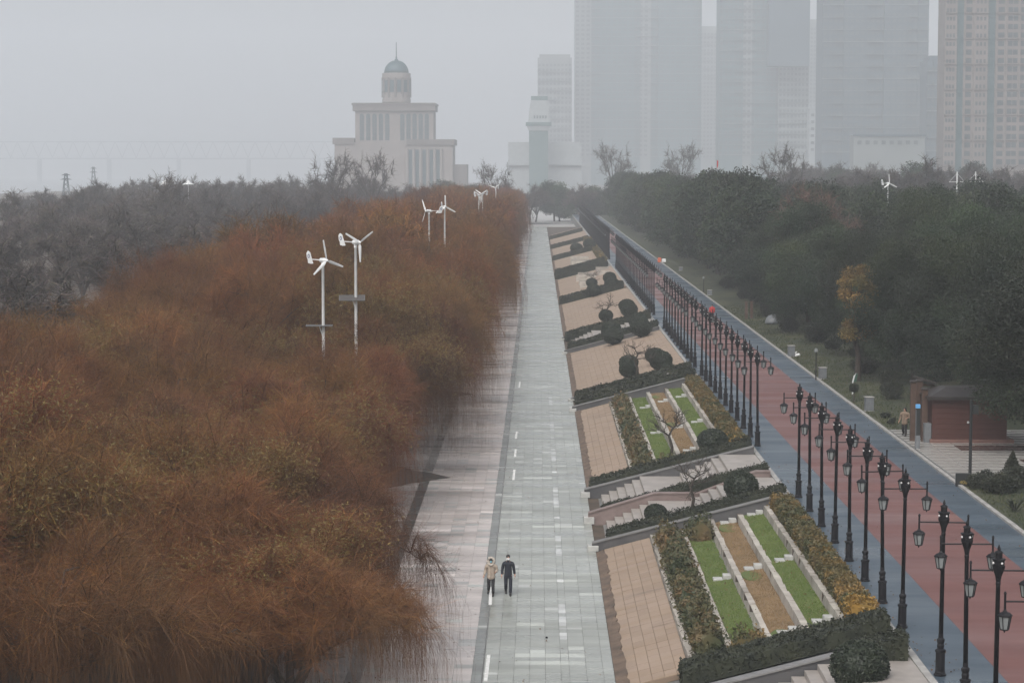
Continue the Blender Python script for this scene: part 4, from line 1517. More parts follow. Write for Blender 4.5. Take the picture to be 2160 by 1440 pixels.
for px, lab in ((2019, 'left white mast with crossbar behind the evergreens'), (2058, 'right white mast with crossbar behind the evergreens')):
    t = far(px, 362, 300)
    b = 3.1
    r = thing('white_mast', lab, 'mast', (t.x, 300, b), R(8), 'white masts behind the grove')
    hh = t.z - b
    MB().lathe([(.14, 0), (.09, hh - .1), (.02, hh)], 8).build('pole', M_white, r)
    MB().tube([(-1.15, 0, hh - 1.45), (1.15, 0, hh - 1.4)], .035, 5).build('crossbar', M_white, r)
    for sx in (-1, 1):
        MB().tube([(0, 0, hh - .25), (sx * 1.1, 0, hh - 1.42)], .02, 4).build('stay', M_white, r)

# ------------------------------------------------------------------ far buildings
M_cream = mat('pale_stone_facade', (0.255, 0.226, 0.210), (0.22, 0.195, 0.182), 0.8, 0.1)
M_cream2 = mat('pale_stone_trim', (0.16, 0.14, 0.132), (0.135, 0.119, 0.112), 0.8, 0.1)
M_fwin = mat('dark_teal_glass', (0.035, 0.075, 0.085), (0.05, 0.09, 0.10), 0.3, 0.1)
M_dome = mat('green_copper_dome', (0.018, 0.060, 0.072), (0.026, 0.075, 0.088), 0.5, 0.2)


def fx(px, Y):
    return far(px, 359, Y).x


def fz(py, Y):
    return far(1135, py, Y).z


YM = 1500.0
mus = thing('domed_building', 'pale stone building with arched windows and a green dome with a spire', 'building', (0, 0, 0))


def mx(p):
    return fx(p, YM)


def mz(p):
    return fz(p, YM)


MB().box(mx(706), mx(955), YM, YM + 45, -1, mz(300)).build('lower_block', M_cream, mus)
MB().box(mx(702), mx(748), YM - 1, YM + 46, mz(304), mz(291)).box(mx(858), mx(959), YM - 1, YM + 46, mz(306), mz(294)).build('lower_cornice', M_cream2, mus)
MB().box(mx(749), mx(914), YM + 3, YM + 38, mz(300), mz(234)).build('middle_block', M_cream, mus)
cor = MB().box(mx(744), mx(918), YM + 1.5, YM + 39.5, mz(233.8), mz(217)).build('cornice', M_cream2, mus)
MB().box(mx(742), mx(920), YM + 1, YM + 40, mz(221), mz(218)).build('cornice_ledge', M_cream2, cor)
for k in range(10):
    pc = (763 + k * 13.4) if k < 5 else (848.5 + (k - 5) * 12.9)
    x, w = mx(pc), mx(pc + 4.4) - mx(pc)
    z0, z1 = mz(296), mz(244)
    m = MB()
    poly = [(x - w, z0), (x + w, z0)] + [(x + w * math.cos(a), z1 + w * math.sin(a)) for a in np.linspace(0, math.pi, 7)]
    m.prism(poly, YM + 2.7, YM + 3.2)
    wd = m.build('arched_window', M_fwin, mus)
    b = MB()
    for q in range(1, 6):
        zz = z0 + (z1 - z0) * q / 6
        b.box(x - w, x + w, YM + 2.5, YM + 2.68, zz - .12, zz + .12)
    b.box(x - .11, x + .11, YM + 2.45, YM + 2.66, z0, z1)
    b.build('glazing_bars', M_cream2, wd)
for k, pc in enumerate((866, 880, 895, 910, 924)):
    x, w = mx(pc), mx(pc + 3.5) - mx(pc)
    MB().box(x - w, x + w, YM - .3, YM + .3, mz(395), mz(316)).build('tall_window', M_fwin, mus)
for pc in (859, 873, 887.5, 902.5, 917, 931):
    MB().lathe([(1.2, mz(398)), (1.0, mz(314))], 8, (mx(pc), YM - 1.2, 0)).build('column', M_cream, mus)
cx = mx(831)
cy = YM + 30
KM = YM / 790
drum = MB().lathe([(a * KM, mz(b)) for a, b in ((4.6, 219), (5.3, 213), (5.3, 206), (5.1, 205.8), (5.1, 196), (5.0, 195.8), (5.0, 163), (5.3, 162.8), (5.3, 151), (5.1, 150.8))], 24, (cx, cy, 0)).build('drum', M_cream, mus)
for k in range(12):
    a = k * math.pi / 6 + .26
    MB().box(-.75 * KM, .75 * KM, -.4, .4, mz(192), mz(166)).build('drum_window', M_fwin, drum).location = (0, 0, 0)
    o = drum.children[-1]
    o.location = (cx + 5.0 * KM * math.cos(a), cy + 5.0 * KM * math.sin(a), 0)
    o.rotation_euler = (0, 0, a + math.pi / 2)
for k in range(12):
    a = k * math.pi / 6
    MB().lathe([(.4 * KM, mz(203)), (.36 * KM, mz(160))], 6, (cx + 5.15 * KM * math.cos(a), cy + 5.15 * KM * math.sin(a), 0)).build('drum_column', M_cream2, drum)
dm = MB().lathe([(4.6 * KM * math.cos(t), mz(150.5) + 4.75 * KM * math.sin(t)) for t in np.linspace(0, 1.45, 9)], 24, (cx, cy, 0)).build('dome', M_dome, mus, True)
sp = MB().lathe([(1.4, mz(124)), (1.1, mz(121)), (.5, mz(119)), (.7, mz(117)), (.35, mz(114)), (.2, mz(84))], 8, (cx, cy, 0)).build('spire', M_dome, mus)
MB().box(mx(955.5), mx(985), YM + 4, YM + 30, -1, mz(347)).build('side_wing', M_cream2, mus)

YT = 1700.0
tw = thing('memorial_tower', 'slim teal tower with a white top block and dark caps beside white roofs', 'tower', (0, 0, 0))
M_teal = mat('teal_cladding', (0.075, 0.135, 0.135), (0.09, 0.15, 0.15), 0.6, 0.2)
M_offwhite = mat('white_panels', (0.34, 0.37, 0.38), (0.30, 0.33, 0.34), 0.6, 0.3)
tx_, tz_ = (lambda p: fx(p, YT)), (lambda p: fz(p, YT))
MB().box(tx_(1116), tx_(1156), YT, YT + 8, 0, tz_(276)).build('shaft', M_teal, tw)
cap = MB().hexa([(tx_(1115), YT - .2, tz_(275.8)), (tx_(1157), YT - .2, tz_(275.8)), (tx_(1157), YT + 8.2, tz_(275.8)), (tx_(1115), YT + 8.2, tz_(275.8))],
                [(tx_(1111), YT - 1, tz_(266)), (tx_(1161), YT - 1, tz_(266)), (tx_(1161), YT + 9, tz_(266)), (tx_(1111), YT + 9, tz_(266))]).build('bracket_course', M_offwhite, tw)
MB().box(tx_(1109), tx_(1163), YT - 1.3, YT + 9.3, tz_(265.8), tz_(258)).build('ledge', M_teal, tw)
tb_ = MB().hexa([(tx_(1114), YT, tz_(257.8)), (tx_(1159), YT, tz_(257.8)), (tx_(1159), YT + 8, tz_(257.8)), (tx_(1114), YT + 8, tz_(257.8))],
                [(tx_(1119), YT + .5, tz_(212)), (tx_(1156), YT + .5, tz_(212)), (tx_(1156), YT + 7.5, tz_(212)), (tx_(1119), YT + 7.5, tz_(212))]).build('top_block', M_offwhite, tw)
for k in range(5):
    p = 1126 + k * 6
    MB().box(tx_(p), tx_(p + 2.6), YT - .25, YT - .02, tz_(250), tz_(244)).build('vent_opening', M_fwin, tb_)
MB().box(tx_(1120), tx_(1155), YT + .6, YT + 7.4, tz_(211.8), tz_(203)).build('roof_cap', M_teal, tw)
YW = 1730.0
wh = thing('white_hall', 'low white hall with flat roof at the foot of the teal tower', 'building', (0, 0, 0))
MB().box(fx(1072, YW), fx(1226, YW), YW, YW + 25, 0, fz(300, YW)).build('wall', M_offwhite, wh)
MB().box(fx(1069, YW), fx(1229, YW), YW - 2.5, YW - .2, fz(349, YW), fz(342, YW)).build('canopy', M_offwhite, wh)

M_t1 = mat('pale_tower_wall', (0.20, 0.22, 0.22), (0.17, 0.19, 0.19), 0.8, 0.05)
M_t2 = mat('glass_tower_wall', (0.030, 0.085, 0.095), (0.045, 0.105, 0.115), 0.5, 0.05)
M_t3 = mat('grey_tower_wall', (0.026, 0.056, 0.078), (0.038, 0.070, 0.092), 0.7, 0.05)
M_twin = mat('tower_window', (0.045, 0.06, 0.068), (0.06, 0.08, 0.088), 0.3, 0.3)
M_tan = mat('tan_tower_wall', (0.215, 0.18, 0.168), (0.18, 0.152, 0.142), 0.8, 0.1)


def tower(label, px0, px1, ptop, Y, depth, wall, segs, cols, floor=5.6, name='apartment_tower'):
    """high-rise: body, projecting vertical bays, floor ledges and a field of windows"""
    r = thing(name, label, 'tower', (0, 0, 0))
    x0, x1, zt = fx(px0, Y), fx(px1, Y), fz(ptop, Y)
    MB().box(x0, x1, Y, Y + depth, -.5, zt).build('tower_body', wall, r)
    for i, (a, b, m_, d) in enumerate(segs):
        xa, xb = x0 + (x1 - x0) * a, x0 + (x1 - x0) * b
        MB().box(xa, xb, Y - d, Y - .01, -.4, zt - 2.5 * (i % 3)).build('vertical_bay', m_, r)
    wmb = MB()
    n = int((zt - 3) / floor)
    for c in range(cols):
        xc = x0 + (x1 - x0) * (c + .5) / cols
        w = (x1 - x0) / cols * .30
        d = 0.0
        for a, b, m_, dd in segs:
            if x0 + (x1 - x0) * a <= xc <= x0 + (x1 - x0) * b:
                d = dd
        for k in range(6, n):
            z = 2 + k * floor
            wmb.box(xc - w, xc + w, Y - d - .15, Y - d - .02, z, z + 2.7)
    tag(wmb.build('windows', M_twin, r), kind='stuff')
    l = MB()
    for k in range(6, n, 2):
        z = 1.0 + k * floor
        l.box(x0 - .3, x1 + .3, Y - 2.75, Y - .012, z, z + (.35 if k % 6 else .6))
    tag(l.build('floor_ledges', M_t1, r), kind='stuff')
    MB().box(x0 + 2, x1 - 2, Y + 3, Y + depth - 3, zt, zt + 4).build('roof_house', wall, r)
    return r


tower('pale stepped high-rise at the left edge of the tower group, lower than the others', 1134, 1206, 122, 2600, 45, M_t1, [(.1, .3, M_t1, 1.2), (.6, .9, M_t1, 1.2)], 9)
tower('wide hazy glass high-rise at the left of the tower group, nearest the teal tower', 1212, 1478, -60, 2650, 45, M_t2, [(0, .13, M_t1, 2.0), (.2, .48, M_t2, 2.5), (.52, .6, M_t1, 1.2), (.66, .97, M_t2, 2.5)], 24)
tower('faint slim pale high-rise in the gap right of the wide glass tower', 1474, 1518, 62, 3000, 45, M_t1, [(.2, .8, M_t1, 1.0)], 6)
tower('hazy grey high-rise in the middle of the group with a dark upper block', 1516, 1640, -60, 2350, 45, M_t2, [(.05, .3, M_t2, 1.6), (.4, .55, M_t1, 1.2), (.6, .95, M_t2, 1.6)], 13)
dk = tower('hazy dark high-rise set against the middle tower, its dark cladding starting high up', 1641, 1704, -60, 2340, 45, M_t1, [(.1, .45, M_t1, 1.0), (.55, .95, M_t1, 1.0)], 8)
MB().box(fx(1618, 2320), fx(1703, 2320), 2312, 2335, fz(141, 2320), fz(-55, 2320)).build('dark_upper_block', M_t3, dk)
tower('faint pale high-rise seen in the gap left of the broad grey tower', 1698, 1734, 48, 2900, 45, M_t1, [(.2, .7, M_t1, 1.0)], 5)
tower('broad dark grey high-rise left of the tan apartment tower', 1732, 1954, -60, 2000, 45, M_t3, [(.0, .1, M_t3, 1.5), (.2, .42, M_t3, 2.2), (.58, .8, M_t3, 2.2), (.9, 1, M_t3, 1.5)], 20)
tower('lower grey high-rise squeezed between the broad grey tower and the tan tower', 1953, 1992, 128, 1850, 35, M_t3, [(.3, .7, M_t3, 1.0)], 5)

# white office block below the broad grey tower: its windows can be told apart
YO = 2250.0
ob = thing('office_block', 'long white low-rise with rows of windows below the broad grey tower', 'building', (0, 0, 0))
MB().box(fx(1706, YO), fx(1908, YO), YO, YO + 20, 0, fz(228, YO)).build('wall', M_offwhite, ob)
MB().box(fx(1704, YO), fx(1910, YO), YO - .6, YO - .02, fz(231, YO), fz(226, YO)).build('roof_edge', M_offwhite, ob)
wme = MB().box(-1.6, 1.6, -.4, -.03, 0, 2.9).mesh('window')
wme.materials.append(M_twin)
for rw in range(6):
    for c in range(17):
        obj('window', wme, parent=ob, loc=(fx(1713 + c * 11.6, YO), YO, fz(243 + rw * 14.5 + 3, YO)))
lw = thing('old_building', 'low hazy dark building with an arched entrance in front of the office block', 'building', (0, 0, 0))
MB().box(fx(1800, 1650), fx(1950, 1650), 1650, 1670, 0, fz(285, 1650)).build('wall', M_t1, lw)
MB().box(fx(1798, 1650), fx(1952, 1650), 1649, 1649.9, fz(288, 1650), fz(284, 1650)).build('cornice', M_t3, lw)
for c in range(8):
    o = obj('window', wme, parent=lw, loc=(fx(1812 + c * 17, 1650), 1650, fz(305, 1650)))

# tan apartment tower at the right edge, windows one by one
YR = 1250.0
tt = thing('tan_apartment_tower', 'tan apartment tower with teal glass strips at the right edge of the picture', 'tower', (0, 0, 0))
zt = fz(-70, YR)
MB().box(fx(1989, YR), fx(2240, YR), YR, YR + 22, 0, zt).build('tower_body', M_tan, tt)
for a, b in ((1988, 2013), (2050, 2078)):
    MB().box(fx(a, YR), fx(b, YR), YR - 1.6, YR - .01, 0, zt - 1).build('bay', M_tan, tt)
for a, b in ((2014, 2027.5), (2079, 2094)):
    MB().box(fx(a, YR), fx(b, YR), YR - .35, YR - .02, 0, zt - 1).build('glass_strip', M_fwin, tt)
for p in (2030, 2048, 2096, 2117, 2145, 2166):
    MB().box(fx(p, YR), fx(p + 2.6, YR), YR - .7, YR - .03, 0, zt - .5).build('pilaster', M_tan, tt)
fl = 17.55 / F * YR


def wmesh(w, h):
    m = MB().box(-w, w, -.12, -.03, 0, h).mesh('window')
    m.materials.append(M_twin)
    return m


w_small, w_mid, w_big = wmesh(.6, 2.2), wmesh(1.75, 2.95), wmesh(1.3, 2.95)
wst = {}
z = fz(332, YR) - fl
k = 0
while z < fz(-8, YR):
    for px_, me_, d in ((1993, w_small, 1.6), (1999.5, w_small, 1.6), (2006.5, w_small, 1.6), (2038.5, w_mid, 0), (2056, w_small, 1.6), (2063.5, w_small, 1.6), (2071.5, w_small, 1.6),
                        (2107, w_mid, 0), (2126, w_big, 0), (2137, w_big, 0), (2154, w_mid, 0)):
        obj('window', me_, parent=tt, loc=(fx(px_, YR), YR - d, z + .7))
    if k % 3 == 0:
        m = MB()
        for a, b, d in ((1986.5, 2013, 1.6), (2028, 2049, 0), (2049.4, 2078.5, 1.6), (2094.5, 2240, 0)):
            m.box(fx(a, YR), fx(b, YR), YR - d - .95, YR - d - .04, z, z + .35)
        m.build('floor_ledge', M_tan, tt)
    z += fl
    k += 1

# truss bridge over the river, almost lost in the haze
YB = 4800.0
br = thing('truss_bridge', 'faint long truss bridge over the river at the left horizon', 'bridge', (0, 0, 0))
zb0, zb1 = fz(333, YB), fz(298, YB)
xL, xR = -1500, fx(745, YB)
MB().box(xL, xR, YB, YB + 18, zb0 - 3, zb0).build('deck', M_t3, br)
MB().box(xL, xR, YB, YB + 1.5, zb1 - 2.4, zb1).box(xL, xR, YB + 16, YB + 17.5, zb1 - 2.4, zb1).build('top_chord', M_t3, br)
m = MB()
n = 70
dx = (xR - xL) / n
for i in range(n):
    a, b = xL + i * dx, xL + (i + 1) * dx
    m.tube([(a, YB + .7, zb0), (b, YB + .7, zb1 - 1)] if i % 2 else [(a, YB + .7, zb1 - 1), (b, YB + .7, zb0)], .9, 4)
tag(m.build('truss_diagonals', M_t3, br), kind='stuff')
for i in range(7):
    x = xL + (i + .5) * (xR - xL) / 7
    MB().box(x - 4, x + 4, YB + 2, YB + 16, -4.5, zb0 - 3.01).build('pier', M_t3, br)

for px, py, yy, lab in ((139, 366, 1150, 'nearer lattice pylon on the left horizon'), (197, 352, 1600, 'fainter farther lattice pylon on the left horizon')):
    t = far(px, py, yy)
    r = thing('power_pylon', lab, 'pylon', (t.x, yy, 0), 0, 'pylons on the left horizon')
    m = MB()
    hh = t.z
    for sx in (-1, 1):
        for sy in (-1, 1):
            m.tube([(sx * 2.2, sy * 2.2, 0), (sx * .5, sy * .5, hh)], .22, 4)
    for k in range(7):
        z0, z1 = hh * k / 7, hh * (k + 1) / 7
        w0, w1 = 2.2 - 1.7 * k / 7, 2.2 - 1.7 * (k + 1) / 7
        m.tube([(-w0, -w0, z0), (w1, -w1, z1)], .15, 4).tube([(w0, -w0, z0), (-w1, -w1, z1)], .15, 4)
    m.build('lattice_frame', M_t3, r)
    for z, w in ((hh * .94, 2.6), (hh * .80, 3.4)):
        MB().hexa([(-w, -.2, z), (w, -.2, z), (w, .2, z), (-w, .2, z)], [(-.4, -.2, z + .9), (.4, -.2, z + .9), (.4, .2, z + .9), (-.4, .2, z + .9)]).build('cross_arm', M_t3, r)
for px, lab in ((347, 'left white pointed tent roof above the hazy wood'), (397, 'right white pointed tent roof above the hazy wood')):
    t = far(px, 379, 560)
    r = thing('white_tent', lab, 'tent', (t.x, 560, 0), .3, 'white tent roofs in the wood')
    MB().lathe([(1.45, t.z - 1.3), (1.5, t.z - 1.2), (.6, t.z - .7), (.17, t.z - .17), (.03, t.z)], 8).build('tent_roof', M_white, r)
    MB().lathe([(.06, 0), (.05, t.z - .7)], 6).build('pole', M_white, r)

# ------------------------------------------------------------------ things on and beside the right lawn
LZ = lambda x: lawn_z(x)
for px, py, hh, lab in ((1833, 867, .92, 'nearest pale grey utility cabinet on the lawn beside the path'), (1735, 799, .86, 'second pale grey utility cabinet on the lawn from the camera'), (1669, 752, .93, 'third pale grey utility cabinet on the lawn beside a white ornament'),
                        (1497, 622, .6, 'small distant grey cabinet on the lawn'), (1436, 571, .5, 'farthest small grey cabinet on the lawn')):
    p = at(px, py, TOP + .05)
    r = thing('utility_cabinet', lab, 'cabinet', (p.x, p.y, LZ(p.x)), .1, 'grey cabinets on the lawn')
    MB().bevbox(-.27, .27, -.22, .22, .06, hh, .02).build('cabinet_body', M_alu, r)
    MB().bevbox(-.31, .31, -.26, .26, hh + .002, hh + .05, .02).build('cabinet_lid', M_kerb, r)
    MB().box(-.22, .22, -.235, -.222, .12, hh - .08).build('cabinet_door', M_alu, r)
    MB().box(-.3, .3, -.25, .25, -.05, .058).build('plinth', M_kerb, r)
# white swan-like ornament
p = at(1683, 753, TOP + .05)
r = thing('white_ornament', 'small white garden ornament on the lawn by the third cabinet', 'ornament', (p.x, p.y, LZ(p.x)))
MB().tube([(-.22, 0, .02), (-.12, 0, .16), (.08, 0, .2), (.2, 0, .14)], [.06, .13, .13, .05], 8).tube([(-.12, 0, .2), (-.2, 0, .36), (-.1, 0, .46), (-.22, 0, .44)], [.07, .05, .06, .02], 6).build('body', M_white, r, True)
# white domed shelter
p = at(1630, 682, TOP + .2)
r = thing('white_dome', 'pale white dome half hidden under the evergreens', 'dome shelter', (p.x, p.y, LZ(p.x)))
MB().lathe([(.8 * math.cos(t), .05 + .9 * math.sin(t)) for t in np.linspace(0, 1.5, 8)], 14).build('shell', M_alu, r, True)
for k in range(7):
    a = k * math.pi / 3.5
    MB().tube([(.815 * math.cos(a) * math.cos(t), .815 * math.sin(a) * math.cos(t), .05 + .915 * math.sin(t)) for t in np.linspace(0, 1.4, 6)], .03, 4).build('rib', M_alu, r)
M_brownw = mat('brown_timber', (0.055, 0.032, 0.022), (0.08, 0.048, 0.034), 0.8, 3.0)
M_sign = mat('dark_sign', (0.012, 0.014, 0.015), (0.02, 0.022, 0.022), 0.4)
for px, lab in ((1574, 'left brown timber post by the white dome'), (1585, 'right brown timber post by the white dome')):
    p = at(px, 672, TOP + .1)
    r = thing('timber_post', lab, 'post', (p.x, p.y, LZ(p.x)), 0, 'brown posts by the white dome')
    MB().bevbox(-.14, .14, -.14, .14, -.1, 1.75, .03).build('shaft', M_brownw, r)
    MB().bevbox(-.18, .18, -.18, .18, 1.752, 1.86, .04).build('cap', M_brownw, r)
# slender lamp poles on the lawn
for px, pb, pt, lab in ((1721, 800, 742, 'thin black lawn lamp between the second and third cabinets'), (1484, 616, 588, 'thin distant lawn lamp beside the small cabinet')):
    p = at(px, pb, TOP + .05)
    hh = (pb - pt) * p.y / F
    r = thing('lawn_lamp', lab, 'lawn lamp', (p.x, p.y, LZ(p.x)), 0, 'thin lamps on the lawn')
    MB().lathe([(.05, 0), (.04, hh)], 6).build('pole', M_iron, r)
    MB().lathe([(.05, hh), (.15, hh + .05), (.13, hh + .25), (.05, hh + .32)], 8).build('lamp_shade', M_lglass, r)
# young tree with a dark round crown and a curved sign blade behind it
p = at(1801, 846, TOP + .1)
r = thing('young_tree', 'young dark round-crowned tree on the lawn near the nearest cabinet', 'young tree', (p.x, p.y, LZ(p.x)))
MB().tube([(0, 0, -.1), (.02, 0, .75)], [.05, .04], 6).build('trunk', M_bark, r)
rg = np.random.default_rng(60)
d = rg.normal(size=(900, 3))
d /= np.linalg.norm(d, axis=1, keepdims=True)
V, T = leaves(d * (.36 * rg.random((900, 1)) ** .4) * [1, 1, .9] + [0, 0, 1.0], rg, .12)
me = np_mesh('crown', V, None, T)
obj('crown', me, M_hedge, r)
p = at(1806, 834, TOP + .1)
r = thing('curved_sign', 'curved white and green sign blade behind the young tree', 'sign', (p.x, p.y + 1.0, LZ(p.x)))
M_green = mat('sign_green', (0.02, 0.07, 0.045), (0.025, 0.08, 0.05), 0.4)
MB().tube([(-.1, 0, 0), (-.1, 0, .9), (0, 0, 1.3), (.12, 0, 1.5)], [.05, .05, .06, .03], 6).build('sign_post', M_white, r)
MB().prism([(-.04, .9), (.14, .9), (.24, 1.5), (.12, 1.46)], -.03, .03).build('sign_panel', M_green, r)

# kiosk, gate posts and what stands on the forecourt
M_kiosk = mat('oxblood_board', (0.060, 0.018, 0.013), (0.078, 0.026, 0.018), 0.55, 0.8, stretch=(1, 1, 6))
M_kbase = mat('pink_plinth', (0.20, 0.105, 0.085), (0.16, 0.085, 0.07), 0.6, 2.0)
M_roof = mat('kiosk_roof', (0.020, 0.015, 0.013), (0.03, 0.023, 0.02), 0.5, 2.0)
FZ = TOP + .16
kx, ky = 22.75, 124.0
ki = thing('kiosk', 'oxblood boarded kiosk with pink plinth under the dark trees', 'kiosk', (kx, ky, FZ))
MB().box(0, 4.3, 0, 3.6, .2, 2.62).build('wall', M_kiosk, ki)
MB().bevbox(-.12, 4.7, -.16, 3.7, -.02, .198, .03).build('plinth', M_kbase, ki)
bd = MB().box(0.0, 4.3, -.03, -.004, 0, .285).mesh('board')
bd.materials.append(M_kiosk)
for k in range(8):
    obj('board', bd, parent=ki, loc=(0, 0, .21 + k * .3))
rf = MB().hexa([(-.35, -.4, 2.63), (4.6, -.4, 2.63), (4.6, 4.0, 2.63), (-.35, 4.0, 2.63)], [(1.0, 1.2, 3.1), (3.3, 1.2, 3.1), (3.3, 2.4, 3.1), (1.0, 2.4, 3.1)]).build('roof', M_roof, ki)
MB().box(-.39, 4.64, -.46, -.41, 2.52, 2.70).build('fascia', M_roof, rf)
MB().bevbox(-.42, -.02, .1, .9, -.02, 1.1, .02).build('counter', M_alu, ki)
wl2 = thing('wall_light', 'small white lamp fixed to the kiosk wall', 'wall light', (kx + 2.05, ky - .08, FZ + 1.15))
MB().tube([(0, .04, 0), (0, -.05, .05), (0, -.12, .02)], [.05, .07, .05], 6).build('lamp_shade', M_white, wl2)
for i, (px, pb, hh) in enumerate(((1925, 929, 3.4), (1938, 922, 3.3), (1949, 930, 3.0))):
    p = at(px, pb, FZ)
    r = thing('gate_post', ['left tall dark brown gate post beside the kiosk', 'middle tall dark brown gate post beside the kiosk', 'right tall dark brown gate post beside the kiosk'][i], 'post', (p.x, p.y, FZ), 0, 'dark gate posts beside the kiosk')
    MB().bevbox(-.16, .16, -.16, .16, 0, hh, .03).build('shaft', M_brownw, r)
    MB().bevbox(-.2, .2, -.2, .2, hh + .002, hh + .12, .04).build('cap', M_roof, r)
p = at(1944, 918, FZ)
r = thing('gate_roof', 'small sloping grey gate roof carried by the dark posts', 'roof', (p.x, p.y, FZ))
MB().hexa([(-.5, -.5, 3.44), (.75, -.6, 3.1), (.75, .6, 3.1), (-.5, .5, 3.44)], [(-.5, -.5, 3.54), (.75, -.6, 3.2), (.75, .6, 3.2), (-.5, .5, 3.54)]).build('roof_slab', M_roof, r)
MB().box(-.55, .7, -.08, .08, 2.95, 3.08).build('beam', M_brownw, r)
p = at(1935, 945, FZ)
r = thing('info_post', 'slim black post with a blue head and pale foot beside the path', 'info post', (p.x, p.y, FZ))
M_sky = mat('bright_blue', (0.10, 0.32, 0.62), (0.13, 0.36, 0.66), 0.4)
MB().bevbox(-.13, .13, -.1, .1, 0, .74, .01).build('foot', M_alu, r)
MB().bevbox(-.12, .12, -.09, .09, .742, 2.28, .01).build('post_body', M_sign, r)
MB().bevbox(-.125, .125, -.095, .095, 2.282, 2.5, .02).build('head', M_sky, r)
MB().box(-.13, -.10, -.12, -.092, .8, 2.2).build('light_strip', M_alu, r)
p = at(2046, 1008, FZ)
r = thing('camera_pole', 'tall plain black pole with a box near its top by the dark number sign', 'pole', (p.x, p.y, FZ))
MB().lathe([(.11, 0), (.10, .1), (.085, .3), (.075, 4.0)], 8).build('pole', M_sign, r)
MB().bevbox(.08, .36, -.12, .12, 3.3, 3.75, .02).build('equipment_box', M_sign, r)
p = at(2031, 1019, FZ)
r = thing('distance_sign', 'low dark sign reading 400 at the lawn corner beside the path', 'sign', (p.x, p.y, TOP), R(-4))
MB().bevbox(-.37, .37, -.06, .06, -.02, .68, .02).build('sign_panel', M_sign, r)
M_gold2 = mat('gilt_paint', (0.30, 0.22, 0.06), (0.26, 0.19, 0.05), 0.5)
fc_ = bpy.data.curves.new('digits', 'FONT')
fc_.body = '400'
fc_.size = .26
fc_.extrude = .006
fc_.align_x = 'CENTER'
fo = bpy.data.objects.new('digits_tmp', fc_)
COL.objects.link(fo)
dg = bpy.context.evaluated_depsgraph_get()
dme = bpy.data.meshes.new_from_object(fo.evaluated_get(dg))
bpy.data.objects.remove(fo)
dme.materials.clear()
dme.materials.append(M_gold2)
dgo = obj('lettering', dme, None, r)
dgo.rotation_euler = (math.pi / 2, 0, 0)
dgo.location = (0.02, -.068, .14)

# shrubs right of the sign
flat = lambda z: (lambda x: z)


def bush(c, rx, ry, h, m, label, size=.14, n=2200, seed=1, cone=False):
    rg = np.random.default_rng(seed)
    r = thing('bush', label, 'bush', (c[0], c[1], LZ(c[0])))
    MB().tube([(0, 0, -.1), (0, 0, h * .6)], [.06, .03], 5).build('stem', M_bark, r)
    d = rg.normal(size=(n, 3))
    d /= np.linalg.norm(d, axis=1, keepdims=True)
    k = rg.random((n, 1)) ** .4
    P = d * k * [rx, ry, h * .5] + [0, 0, h * .5]
    if cone:
        P[:, :2] *= np.clip(1.15 - P[:, 2:3] / h, .1, 1)
    lump = np.sin(P[:, 0] * 5 + seed) * np.cos(P[:, 1] * 4) * .12
    P[:, 2] += lump
    V, T = leaves(P, rg, size, up=.5, aspect=.5)
    me = np_mesh('foliage', V, None, T)
    obj('foliage', me, m, r)
    return r


for i, (px, py, rx, h, lab, cone) in enumerate([(2075, 1030, .9, .9, 'low dark shrub right of the number sign', False), (2112, 1040, 1.0, 1.0, 'low dark shrub at the forecourt edge behind the spiky plant', False),
                                                (2150, 1030, 1.1, 1.1, 'low dark shrub at the right picture edge above the spiky plant', False), (2136, 1020, .6, 1.7, 'dark cone-shaped bush at the forecourt edge', True),
                                                (1868, 880, .35, .45, 'small dark plant left of the woman in the beige coat', False), (1880, 893, .3, .4, 'tiny dark plant at the edge of the forecourt', False)]):
    p = at(px, py, TOP + .1)
    bush((p.x, p.y), rx, rx * .8, h, M_hedge, lab, seed=70 + i, cone=cone, n=1800 if rx > .5 else 400)
p = at(2141, 1078, TOP + .1)
r = thing('spiky_plant', 'dark spiky plant on the lawn at the right picture edge', 'plant', (p.x, p.y, LZ(p.x)))
rg = random.Random(3)
lf = MB().hexa([(-.03, 0, 0), (.03, 0, 0), (.03, .01, 0), (-.03, .01, 0)], [(-.035, .22, .34), (.035, .22, .34), (.035, .24, .33), (-.035, .24, .33)])
lf.hexa([(-.035, .222, .342), (.035, .222, .342), (.035, .24, .33), (-.035, .24, .33)], [(-.004, .46, .5), (.004, .46, .5), (.004, .465, .495), (-.004, .465, .495)])
lfm = lf.mesh('leaf')
lfm.materials.append(M_hedge)
for k in range(22):
    o = obj('leaf', lfm, parent=r)
    o.rotation_euler = (rg.uniform(-.5, .5), rg.uniform(-.3, .3), k * .72)
    o.scale = (1, rg.uniform(.8, 1.3), rg.uniform(.8, 1.3))
# orange and white barrier thing far along the path edge
p = at(1391, 553, TOP)
r = thing('traffic_barrier', 'small orange and white barrier far along the right path edge', 'barrier', (p.x, p.y, TOP))
M_orange = mat('orange_plastic', (0.55, 0.12, 0.05), (0.5, 0.11, 0.04), 0.5)
MB().bevbox(-.3, .3, -.2, .2, 0, .8, .08).build('barrier_body', M_orange, r)
MB().bevbox(.4, 1.1, -.2, .2, 0, .6, .08).build('white_segment', M_white, r)
